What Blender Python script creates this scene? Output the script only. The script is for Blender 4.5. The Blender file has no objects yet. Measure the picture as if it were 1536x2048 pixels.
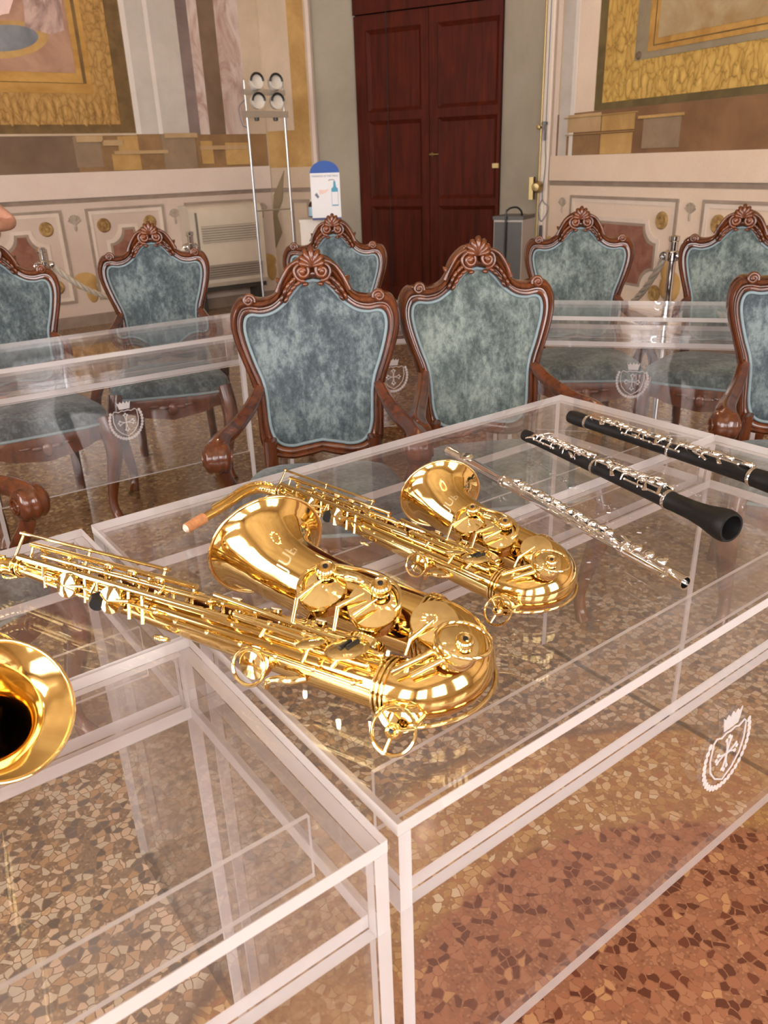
import bpy, bmesh, math, random
from mathutils import Vector, Matrix
random.seed(7)
scene = bpy.context.scene
COL = scene.collection
PI = math.pi

# ---------------------------------------------------------------- camera
cam_data = bpy.data.cameras.new('camera')
cam = bpy.data.objects.new('camera', cam_data)
COL.objects.link(cam)
cam_data.sensor_width = 36.0
cam_data.lens = 36.0 * 1573.5 / 2048.0
cam_data.clip_start = 0.02
cam_data.dof.use_dof = True
cam_data.dof.focus_distance = 1.35
cam_data.dof.aperture_fstop = 10.0
_r = Vector((0.79797, -0.60190, -0.03105)); _d = Vector((-0.26813, -0.30839, -0.91269)); _f = Vector((0.53977, 0.73662, -0.40747))
_m = Matrix(((_r.x, -_d.x, -_f.x, -0.3274), (_r.y, -_d.y, -_f.y, -0.4423), (_r.z, -_d.z, -_f.z, 1.325), (0, 0, 0, 1)))
cam.matrix_world = _m
scene.camera = cam

# ---------------------------------------------------------------- world, exposure
world = bpy.data.worlds.new('world'); scene.world = world
world.use_nodes = True
world.node_tree.nodes['Background'].inputs[0].default_value = (0.75, 0.85, 1.0, 1)
world.node_tree.nodes['Background'].inputs[1].default_value = 0.6
scene.view_settings.view_transform = 'Standard'
scene.view_settings.look = 'None'
scene.view_settings.exposure = 0.92
scene.view_settings.gamma = 1.0
scene.view_settings.use_curve_mapping = False
scene.cycles.transparent_max_bounces = 28
scene.cycles.max_bounces = 4
scene.cycles.glossy_bounces = 4
scene.cycles.diffuse_bounces = 2
scene.cycles.adaptive_threshold = 0.09
scene.cycles.use_light_tree = False
scene.cycles.sample_clamp_indirect = 6.0
WINDOW_POWER = 6.5
BULB_POWER = 230.0

# ---------------------------------------------------------------- materials
def srgb(r, g, b):
    def c(x):
        x /= 255.0
        return x / 12.92 if x <= 0.04045 else ((x + 0.055) / 1.055) ** 2.4
    return (c(r), c(g), c(b), 1.0)

class NT:
    def __init__(s, name):
        s.m = bpy.data.materials.new(name); s.m.use_nodes = True
        s.t = s.m.node_tree; s.b = s.t.nodes['Principled BSDF']; s.out = s.t.nodes['Material Output']
    def n(s, typ, **kw):
        x = s.t.nodes.new(typ)
        for k, v in kw.items():
            if k == 'inp':
                for kk, vv in v.items(): x.inputs[kk].default_value = vv
            else: setattr(x, k, v)
        return x
    def l(s, a, b): s.t.links.new(a, b)
    def coords(s, scale=(1, 1, 1), kind='Object'):
        tc = s.n('ShaderNodeTexCoord'); mp = s.n('ShaderNodeMapping'); mp.inputs['Scale'].default_value = scale
        s.l(tc.outputs[kind], mp.inputs['Vector']); return mp.outputs['Vector']
    def noise(s, vec, scale, detail=3, rough=0.55, dist=0.0):
        x = s.n('ShaderNodeTexNoise'); x.inputs['Scale'].default_value = scale; x.inputs['Detail'].default_value = detail
        x.inputs['Roughness'].default_value = rough; x.inputs['Distortion'].default_value = dist
        if vec: s.l(vec, x.inputs['Vector'])
        return x.outputs['Fac']
    def ramp(s, fac, stops, interp='LINEAR'):
        x = s.n('ShaderNodeValToRGB'); cr = x.color_ramp; cr.interpolation = interp
        while len(cr.elements) < len(stops): cr.elements.new(0.5)
        for e, (p, c) in zip(cr.elements, stops): e.position = p; e.color = c
        s.l(fac, x.inputs['Fac']); return x.outputs['Color']
    def mix(s, fac, a, b, mode='MIX'):
        x = s.n('ShaderNodeMix', data_type='RGBA', blend_type=mode)
        if isinstance(fac, (int, float)): x.inputs[0].default_value = fac
        else: s.l(fac, x.inputs[0])
        for i, v in ((6, a), (7, b)):
            if isinstance(v, tuple): x.inputs[i].default_value = v
            else: s.l(v, x.inputs[i])
        return x.outputs[2]
    def math(s, op, a, b=None):
        x = s.n('ShaderNodeMath', operation=op)
        for i, v in ((0, a), (1, b)):
            if v is None: continue
            if isinstance(v, (int, float)): x.inputs[i].default_value = v
            else: s.l(v, x.inputs[i])
        return x.outputs[0]
    def bump(s, h, strength=0.3, dist=0.01):
        x = s.n('ShaderNodeBump'); x.inputs['Strength'].default_value = strength; x.inputs['Distance'].default_value = dist
        s.l(h, x.inputs['Height']); s.l(x.outputs['Normal'], s.b.inputs['Normal'])
    def base(s, c, rough=0.5, metal=0.0, **kw):
        if isinstance(c, tuple): s.b.inputs['Base Color'].default_value = c
        else: s.l(c, s.b.inputs['Base Color'])
        s.b.inputs['Roughness'].default_value = rough; s.b.inputs['Metallic'].default_value = metal
        for k, v in kw.items(): s.b.inputs[k.replace('_', ' ')].default_value = v
        return s.m

def plain(name, c, rough=0.5, metal=0.0, var=0.10, scale=6.0, **kw):
    t = NT(name); v = t.coords()
    f = t.noise(v, scale, 4)
    d = tuple(x * (1 - var) for x in c[:3]) + (1,); u = tuple(min(1, x * (1 + var)) for x in c[:3]) + (1,)
    return t.base(t.ramp(f, [(0.3, d), (0.7, u)]), rough, metal, **kw)

M = {}
def acrylic():
    t = NT('clear_acrylic'); nd = t.t.nodes; nd.remove(t.b)
    tr = t.n('ShaderNodeBsdfTransparent'); tr.inputs[0].default_value = (0.985, 0.98, 0.98, 1)
    gl = t.n('ShaderNodeBsdfGlossy'); gl.inputs['Color'].default_value = (1, 1, 1, 1); gl.inputs['Roughness'].default_value = 0.015
    ge = t.n('ShaderNodeNewGeometry'); dt = t.n('ShaderNodeVectorMath', operation='DOT_PRODUCT'); t.l(ge.outputs['Normal'], dt.inputs[0]); t.l(ge.outputs['Incoming'], dt.inputs[1])
    c1 = t.math('SUBTRACT', 1.0, t.math('ABSOLUTE', dt.outputs['Value'])); sch = t.math('ADD', t.math('MULTIPLY', t.math('POWER', c1, 5.0), 0.9), 0.028)
    df = t.n('ShaderNodeBsdfDiffuse'); df.inputs['Color'].default_value = (0.85, 0.82, 0.82, 1)
    m1 = t.n('ShaderNodeMixShader'); m1.inputs[0].default_value = 0.013
    t.l(tr.outputs[0], m1.inputs[1]); t.l(df.outputs[0], m1.inputs[2])
    m2 = t.n('ShaderNodeMixShader'); t.l(sch, m2.inputs[0]); t.l(m1.outputs[0], m2.inputs[1]); t.l(gl.outputs[0], m2.inputs[2])
    t.l(m2.outputs[0], t.out.inputs['Surface']); return t.m
def acrylic_edge():
    t = NT('acrylic_cut_edge'); t.t.nodes.remove(t.b)
    tr = t.n('ShaderNodeBsdfTransparent'); tr.inputs[0].default_value = (0.95, 0.93, 0.94, 1)
    df = t.n('ShaderNodeBsdfDiffuse'); df.inputs['Color'].default_value = (0.93, 0.88, 0.88, 1)
    tl = t.n('ShaderNodeBsdfTranslucent'); tl.inputs['Color'].default_value = (0.93, 0.88, 0.88, 1)
    gl = t.n('ShaderNodeBsdfGlossy'); gl.inputs['Roughness'].default_value = 0.12
    a = t.n('ShaderNodeMixShader'); a.inputs[0].default_value = 0.4; t.l(df.outputs[0], a.inputs[1]); t.l(tl.outputs[0], a.inputs[2])
    b = t.n('ShaderNodeMixShader'); b.inputs[0].default_value = 0.74; t.l(tr.outputs[0], b.inputs[1]); t.l(a.outputs[0], b.inputs[2])
    c = t.n('ShaderNodeMixShader'); c.inputs[0].default_value = 0.12; t.l(b.outputs[0], c.inputs[1]); t.l(gl.outputs[0], c.inputs[2])
    t.l(c.outputs[0], t.out.inputs['Surface']); return t.m
def etched():
    t = NT('etched_frost'); t.t.nodes.remove(t.b)
    tr = t.n('ShaderNodeBsdfTransparent'); df = t.n('ShaderNodeBsdfDiffuse'); df.inputs['Color'].default_value = (0.95, 0.9, 0.9, 1)
    tl = t.n('ShaderNodeBsdfTranslucent'); tl.inputs['Color'].default_value = (0.95, 0.9, 0.9, 1)
    a = t.n('ShaderNodeMixShader'); a.inputs[0].default_value = 0.4; t.l(df.outputs[0], a.inputs[1]); t.l(tl.outputs[0], a.inputs[2])
    b = t.n('ShaderNodeMixShader'); b.inputs[0].default_value = 0.5; t.l(tr.outputs[0], b.inputs[1]); t.l(a.outputs[0], b.inputs[2])
    t.l(b.outputs[0], t.out.inputs['Surface']); return t.m
M['acrylic'] = acrylic(); M['edge'] = acrylic_edge(); M['etch'] = etched()

def wood(name, dark, light, rough=0.28, sc=(14, 14, 2.2), coat=0.35, spec=0.5):
    t = NT(name); v = t.coords(sc)
    f = t.noise(v, 2.2, 6, 0.6, 0.6)
    g = t.noise(t.coords((1, 1, 1)), 5, 2)
    c = t.ramp(f, [(0.25, dark), (0.75, light)])
    c2 = t.mix(t.math('MULTIPLY', g, 0.55), c, dark)
    t.bump(f, 0.06, 0.004)
    return t.base(c2, rough, 0, Coat_Weight=coat, Coat_Roughness=0.12, Specular_IOR_Level=spec)
M['walnut'] = wood('carved_walnut', srgb(50, 20, 9), srgb(134, 68, 30), 0.22, (14, 14, 2.2), 0.6)
M['walnut_dark'] = wood('shaded_walnut', srgb(50, 24, 16), srgb(96, 50, 32))
M['doorwood'] = wood('door_mahogany', srgb(50, 14, 5), srgb(100, 34, 11), 0.6, (10, 10, 1.0), 0.0, 0.18)

def velvet(name, c0, c1, c2):
    t = NT(name); v = t.coords((1, 1, 0.6))
    a = t.noise(v, 58, 6, 0.78, 0.2); b = t.noise(v, 9, 3, 0.6, 0.4)
    f = t.math('ADD', t.math('MULTIPLY', a, 0.62), t.math('MULTIPLY', b, 0.45))
    c = t.ramp(f, [(0.43, c0), (0.52, c1), (0.635, c2)])
    t.bump(a, 0.15, 0.004)
    return t.base(c, 0.75, 0, Sheen_Weight=0.25, Sheen_Roughness=0.4)
M['velvet'] = velvet('crushed_velvet_blue_grey', srgb(48, 58, 63), srgb(76, 88, 92), srgb(119, 130, 130))
M['velvet_sheen'] = velvet('crushed_velvet_painted_sheen', srgb(60, 70, 70), srgb(92, 103, 100), srgb(132, 142, 134))  # same velvet in a paler, greener tone, painting in the sheen of light
M['piping'] = plain('pale_blue_piping', srgb(128, 143, 147), 0.6, 0, 0.06, 60)

def brass(name, c, rough):
    t = NT(name); f = t.noise(t.coords(), 40, 2)
    return t.base(t.ramp(f, [(0.3, tuple(x * 0.94 for x in c[:3]) + (1,)), (0.7, c)]), rough, 1.0)
M['gold'] = brass('gold_lacquered_brass', (0.89, 0.63, 0.25, 1), 0.085)
M['gold2'] = brass('polished_gold_key', (0.97, 0.76, 0.38, 1), 0.07)
M['silver'] = brass('silver_plate', (0.93, 0.90, 0.88, 1), 0.10)
M['chrome'] = brass('chrome', (0.80, 0.80, 0.82, 1), 0.08)
M['oldbrass'] = brass('aged_brass', (0.42, 0.31, 0.14, 1), 0.4)
M['alu'] = brass('satin_aluminium', (0.72, 0.72, 0.74, 1), 0.35)
M['ebony'] = plain('black_grenadilla', (0.008, 0.007, 0.007, 1), 0.5, 0, 0.3, 80, Specular_IOR_Level=0.3)
M['engraved'] = brass('matt_engraving', (1.0, 0.88, 0.62, 1), 0.5)
M['black'] = plain('black_plastic', (0.012, 0.012, 0.013, 1), 0.3, 0, 0.2, 30)
M['cork'] = plain('cork', srgb(205, 140, 92), 0.85, 0, 0.16, 180)
M['pearl'] = plain('pearl', srgb(240, 232, 215), 0.2, 0, 0.05, 90, Coat_Weight=0.5)
M['leatherpad'] = plain('brown_pad', srgb(120, 62, 30), 0.6, 0, 0.1, 60)
M['white'] = plain('white_enamel', srgb(226, 216, 204), 0.45, 0, 0.04, 8)
M['cream'] = plain('cream_plastic', srgb(214, 200, 180), 0.45, 0, 0.04, 8)
M['greygrille'] = plain('grey_grille', srgb(120, 112, 102), 0.5, 0, 0.05, 20)
M['darkmetal'] = plain('dark_cabinet_metal', srgb(70, 66, 62), 0.35, 0.3, 0.12, 3)
M['palemetal'] = plain('pale_cabinet_side', srgb(170, 158, 146), 0.45, 0, 0.08, 3)
M['rope'] = plain('twisted_rope', srgb(206, 194, 178), 0.9, 0, 0.1, 60)
M['blue'] = plain('blue_card', srgb(20, 76, 160), 0.5, 0, 0.04, 10)
M['paper'] = plain('white_card', srgb(232, 230, 232), 0.5, 0, 0.02, 10)
M['teal'] = plain('teal_print', srgb(70, 150, 180), 0.5, 0, 0.05, 20)
M['inkgrey'] = plain('grey_print', srgb(110, 112, 124), 0.5, 0, 0.05, 20)
M['navy'] = plain('navy_print', srgb(66, 72, 120), 0.5, 0, 0.05, 20)
M['palepink'] = plain('pale_pink_print', srgb(236, 205, 196), 0.5, 0, 0.05, 20)
M['lightblue'] = plain('light_blue_label', srgb(168, 206, 232), 0.4, 0, 0.05, 20)
M['amber'] = plain('dark_amber_plastic', srgb(52, 26, 22), 0.15, 0, 0.1, 20)
M['skin'] = plain('skin', srgb(205, 150, 125), 0.55, 0, 0.08, 30, Subsurface_Weight=0.1)
M['shirt'] = plain('dark_cotton', srgb(60, 64, 84), 0.9, 0, 0.12, 40)
M['trouser'] = plain('dark_trouser', srgb(46, 44, 48), 0.9, 0, 0.1, 40)
M['hair'] = plain('brown_hair', srgb(58, 40, 30), 0.7, 0, 0.25, 120)

def terrazzo():
    t = NT('terrazzo'); v = t.coords((1, 1, 1))
    warp = t.n('ShaderNodeTexNoise'); warp.inputs['Scale'].default_value = 25; t.l(v, warp.inputs['Vector'])
    vm = t.n('ShaderNodeVectorMath', operation='MULTIPLY_ADD'); t.l(warp.outputs['Color'], vm.inputs[0]); vm.inputs[1].default_value = (0.02, 0.02, 0); t.l(v, vm.inputs[2])
    vec = vm.outputs[0]
    def vor(scale):
        x = t.n('ShaderNodeTexVoronoi', voronoi_dimensions='2D'); x.inputs['Scale'].default_value = scale; t.l(vec, x.inputs['Vector']); return x
    vo = vor(60); vs = vor(125)
    sp = t.n('ShaderNodeSeparateColor'); t.l(vo.outputs['Color'], sp.inputs[0]); rnd = sp.outputs[0]; rnd2 = sp.outputs[1]
    sps = t.n('ShaderNodeSeparateColor'); t.l(vs.outputs['Color'], sps.inputs[0])
    ve = t.n('ShaderNodeTexVoronoi', voronoi_dimensions='2D', feature='DISTANCE_TO_EDGE'); ve.inputs['Scale'].default_value = 60; t.l(vec, ve.inputs['Vector'])
    chip = t.math('MULTIPLY', t.ramp(ve.outputs['Distance'], [(0.05, (0, 0, 0, 1)), (0.09, (1, 1, 1, 1))]), t.math('GREATER_THAN', rnd2, 0.32))
    chips = t.ramp(vs.outputs['Distance'], [(0.30, (1, 1, 1, 1)), (0.38, (0, 0, 0, 1))])
    def zone(matrix, stops, small):
        m = t.mix(chips, matrix, t.ramp(sps.outputs[0], small, 'CONSTANT'))
        return t.mix(chip, m, t.ramp(rnd, stops, 'CONSTANT'))
    red = zone(srgb(142, 92, 66), [(0, srgb(84, 38, 28)), (0.22, srgb(100, 48, 34)), (0.36, srgb(158, 100, 72)), (0.6, srgb(168, 112, 82)), (0.93, srgb(188, 136, 92))],
               [(0, srgb(150, 98, 72)), (0.4, srgb(164, 112, 82)), (0.8, srgb(126, 76, 54))])
    yel = zone(srgb(150, 108, 66), [(0, srgb(172, 128, 76)), (0.35, srgb(192, 150, 96)), (0.6, srgb(206, 170, 124)), (0.8, srgb(158, 106, 66)), (0.93, srgb(214, 188, 150))],
               [(0, srgb(160, 118, 72)), (0.5, srgb(140, 98, 62)), (0.8, srgb(184, 146, 100))])
    pale = zone(srgb(128, 104, 82), [(0, srgb(196, 178, 152)), (0.3, srgb(206, 176, 146)), (0.5, srgb(172, 134, 98)), (0.66, srgb(100, 90, 84)), (0.82, srgb(184, 150, 116)), (0.93, srgb(84, 76, 70))],
                [(0, srgb(140, 114, 90)), (0.5, srgb(164, 136, 108)), (0.8, srgb(108, 88, 72))])
    brown = zone(srgb(122, 94, 64), [(0, srgb(150, 120, 84)), (0.35, srgb(168, 138, 98)), (0.6, srgb(112, 80, 54)), (0.8, srgb(182, 156, 118)), (0.93, srgb(80, 62, 48))],
                 [(0, srgb(128, 98, 66)), (0.5, srgb(148, 118, 82)), (0.8, srgb(94, 72, 52))])
    # concentric rings cast in the floor
    dv = t.n('ShaderNodeVectorMath', operation='DISTANCE'); t.l(v, dv.inputs[0]); dv.inputs[1].default_value = (0.5, -0.3, 0)
    w0 = dv.outputs['Value']
    wob = t.noise(v, 14, 2)
    w = t.math('ADD', w0, t.math('MULTIPLY', t.math('SUBTRACT', wob, 0.5), 0.05))
    def step(edge, soft=0.012):
        x = t.n('ShaderNodeMapRange'); t.l(w, x.inputs[0]); x.inputs[1].default_value = edge - soft; x.inputs[2].default_value = edge + soft; return x.outputs[0]
    c = t.mix(step(0.675), red, yel)
    c = t.mix(step(0.98), c, pale)
    c = t.mix(step(1.65), c, brown)
    line = t.math('MULTIPLY', step(0.965), t.math('SUBTRACT', 1.0, step(0.99)))
    c = t.mix(t.math('MULTIPLY', line, 0.75), c, srgb(66, 56, 48))
    for e in (2.35, 2.95, 4.4):
        ln = t.math('MULTIPLY', step(e), t.math('SUBTRACT', 1.0, step(e + 0.22)))
        c = t.mix(t.math('MULTIPLY', ln, 0.45), c, srgb(84, 58, 42))
    big = t.noise(v, 1.3, 3)
    c = t.mix(t.math('MULTIPLY', big, 0.25), c, srgb(150, 104, 70))
    return t.base(c, 0.22, 0, Coat_Weight=0.25, Coat_Roughness=0.08)
M['terrazzo'] = terrazzo()

def fresco(name, a, b, scale=3.0, sc=(1, 1, 1), detail=5, contrast=(0.35, 0.65), dist=0.4, rough=0.85):
    t = NT(name); f = t.noise(t.coords(sc), scale, detail, 0.6, dist)
    g = t.noise(t.coords(), 60, 3)
    c = t.ramp(f, [(contrast[0], a), (contrast[1], b)])
    c = t.mix(t.math('MULTIPLY', g, 0.12), c, srgb(90, 75, 60))
    return t.base(c, rough)
M['plaster'] = fresco('dado_plaster', srgb(208, 186, 170), srgb(220, 200, 184), 1.5)
M['plaster_light'] = fresco('ledge_plaster', srgb(222, 202, 188), srgb(232, 214, 200), 1.2)
M['plaster_r'] = fresco('warm_plaster', srgb(228, 204, 180), srgb(238, 216, 194), 1.2)
M['groove'] = fresco('painted_line', srgb(140, 120, 106), srgb(158, 138, 122), 8)
M['mould_dark'] = fresco('painted_moulding_dark', srgb(150, 132, 116), srgb(170, 150, 134), 5)
M['mould_light'] = fresco('painted_moulding_light', srgb(222, 204, 186), srgb(232, 214, 198), 5)
M['porphyry'] = fresco('painted_porphyry', srgb(134, 86, 70), srgb(160, 110, 92), 9, dist=1.0)
M['rosette'] = fresco('painted_rosette', srgb(140, 104, 58), srgb(190, 154, 96), 20)
M['shell'] = fresco('painted_shell', srgb(162, 146, 128), srgb(190, 172, 154), 26)
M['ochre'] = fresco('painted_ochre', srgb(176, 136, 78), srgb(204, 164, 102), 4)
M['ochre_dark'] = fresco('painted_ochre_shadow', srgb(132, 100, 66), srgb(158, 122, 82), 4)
M['stone'] = fresco('painted_stone_block', srgb(136, 114, 90), srgb(158, 134, 106), 4)
M['stone_light'] = fresco('painted_lit_stone', srgb(178, 146, 104), srgb(196, 164, 122), 4)
M['umber'] = fresco('painted_umber', srgb(106, 84, 66), srgb(126, 102, 82), 3)
M['umber_r'] = fresco('painted_warm_umber', srgb(120, 86, 56), srgb(142, 104, 70), 3)
M['pilaster'] = fresco('painted_grey_pilaster', srgb(190, 180, 170), srgb(206, 196, 186), 3)
M['pilaster_hl'] = fresco('painted_white_fillet', srgb(222, 212, 202), srgb(232, 222, 212), 3)
M['violet'] = fresco('painted_violet_shade', srgb(116, 98, 94), srgb(140, 120, 114), 3)
M['rosemarble'] = fresco('painted_rose_marble', srgb(176, 142, 130), srgb(214, 196, 186), 2.6, (1.6, 1, 0.7), 6, (0.38, 0.60), 2.2)
M['beige'] = fresco('painted_beige_strip', srgb(200, 178, 152), srgb(214, 192, 168), 3)
M['picture_l'] = fresco('fresco_picture_ground', srgb(158, 116, 94), srgb(186, 146, 122), 2.5, dist=1.0)
M['picture_l2'] = fresco('fresco_picture_drapery', srgb(150, 120, 112), srgb(206, 176, 164), 4.5, (1.5, 1, 0.7), 5, (0.38, 0.62), 2.0)
M['picture_blue'] = fresco('fresco_picture_blue', srgb(112, 116, 124), srgb(146, 146, 150), 5)
M['picture_r'] = fresco('fresco_picture_haze', srgb(158, 126, 82), srgb(182, 162, 124), 2.0, dist=1.5)
M['greywall'] = fresco('grey_plaster', srgb(168, 160, 142), srgb(186, 176, 158), 1.2)
M['upperwall'] = fresco('upper_wall_plaster', srgb(196, 172, 142), srgb(214, 192, 164), 1.0)
M['ceiling'] = fresco('painted_ceiling', srgb(186, 164, 136), srgb(214, 196, 168), 0.8)

def giltframe(name, dark, mid, light, scale):
    t = NT(name); v = t.coords((1, 1, 0.55))
    nz = t.n('ShaderNodeTexNoise'); nz.inputs['Scale'].default_value = scale * 0.5; nz.inputs['Detail'].default_value = 3; t.l(v, nz.inputs['Vector'])
    vm = t.n('ShaderNodeVectorMath', operation='MULTIPLY_ADD'); t.l(nz.outputs['Color'], vm.inputs[0]); vm.inputs[1].default_value = (0.16, 0.16, 0.16); t.l(v, vm.inputs[2])
    y = t.n('ShaderNodeTexVoronoi', feature='DISTANCE_TO_EDGE'); y.inputs['Scale'].default_value = scale; y.inputs['Randomness'].default_value = 1.0; t.l(vm.outputs[0], y.inputs['Vector'])
    c = t.ramp(y.outputs['Distance'], [(0.0, dark), (0.05, mid), (0.30, light)])
    g = t.noise(v, 5, 4)
    c = t.mix(t.math('MULTIPLY', g, 0.6), c, mid)
    return t.base(c, 0.8)
M['gilt'] = giltframe('painted_gilt_leafwork', srgb(126, 92, 46), srgb(170, 128, 68), srgb(192, 152, 88), 17)
M['gilt_r'] = giltframe('painted_gilt_foliage', srgb(124, 98, 44), srgb(190, 150, 74), srgb(214, 178, 100), 16)
M['giltband'] = fresco('painted_gilt_band', srgb(168, 122, 54), srgb(204, 158, 84), 6, (0.4, 1, 1))
M['giltband_d'] = fresco('painted_gilt_shadow', srgb(98, 76, 42), srgb(128, 100, 58), 6)
M['olive'] = fresco('painted_olive_shadow', srgb(92, 78, 44), srgb(118, 100, 60), 5)
M['greyband'] = fresco('painted_grey_band', srgb(136, 122, 98), srgb(154, 140, 114), 5)
M['shadowpaint'] = fresco('painted_wall_shadow', srgb(132, 112, 86), srgb(150, 130, 102), 5)  # darker tone for the shadow painted on the angled wall

def emis(name, c, s):
    t = NT(name); t.t.nodes.remove(t.b); e = t.n('ShaderNodeEmission'); e.inputs[0].default_value = c; e.inputs[1].default_value = s
    t.l(e.outputs[0], t.out.inputs['Surface']); return t.m
M['daylight'] = emis('window_daylight', (0.98, 0.96, 0.97, 1), WINDOW_POWER)
M['bulb'] = emis('warm_bulb', (1.0, 0.80, 0.55, 1), BULB_POWER)

# ---------------------------------------------------------------- mesh helpers
def V(*a): return Vector(a[0]) if len(a) == 1 else Vector(a)
def lerp(a, b, t): return a + (b - a) * t
def catmull(pts, n=8, closed=False):
    P = [Vector(p) for p in pts]; out = []; N = len(P)
    rng = range(N) if closed else range(N - 1)
    for i in rng:
        if closed: p0, p1, p2, p3 = P[(i - 1) % N], P[i], P[(i + 1) % N], P[(i + 2) % N]
        else:
            p1, p2 = P[i], P[i + 1]
            p0 = P[i - 1] if i > 0 else p1 * 2 - p2
            p3 = P[i + 2] if i + 2 < N else p2 * 2 - p1
        for k in range(n):
            t = k / n
            out.append(0.5 * ((2 * p1) + (p2 - p0) * t + (2 * p0 - 5 * p1 + 4 * p2 - p3) * t * t + (3 * p1 - p0 - 3 * p2 + p3) * t ** 3))
    if not closed: out.append(P[-1])
    return out

def frames(path, up=None):
    n = len(path); T = []
    for i in range(n):
        a = path[max(i - 1, 0)]; b = path[min(i + 1, n - 1)]
        d = (b - a); T.append(d.normalized() if d.length > 1e-9 else Vector((0, 0, 1)))
    ref = Vector(up) if up else (Vector((0, 0, 1)) if abs(T[0].z) < 0.9 else Vector((1, 0, 0)))
    x = (ref - T[0] * ref.dot(T[0])).normalized(); out = []
    for i in range(n):
        if up:
            r = Vector(up); x2 = r - T[i] * r.dot(T[i])
            if x2.length > 1e-4: x = x2.normalized()
        else:
            x2 = x - T[i] * x.dot(T[i])
            if x2.length > 1e-6: x = x2.normalized()
        out.append((T[i], x, T[i].cross(x)))
    return out

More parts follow.
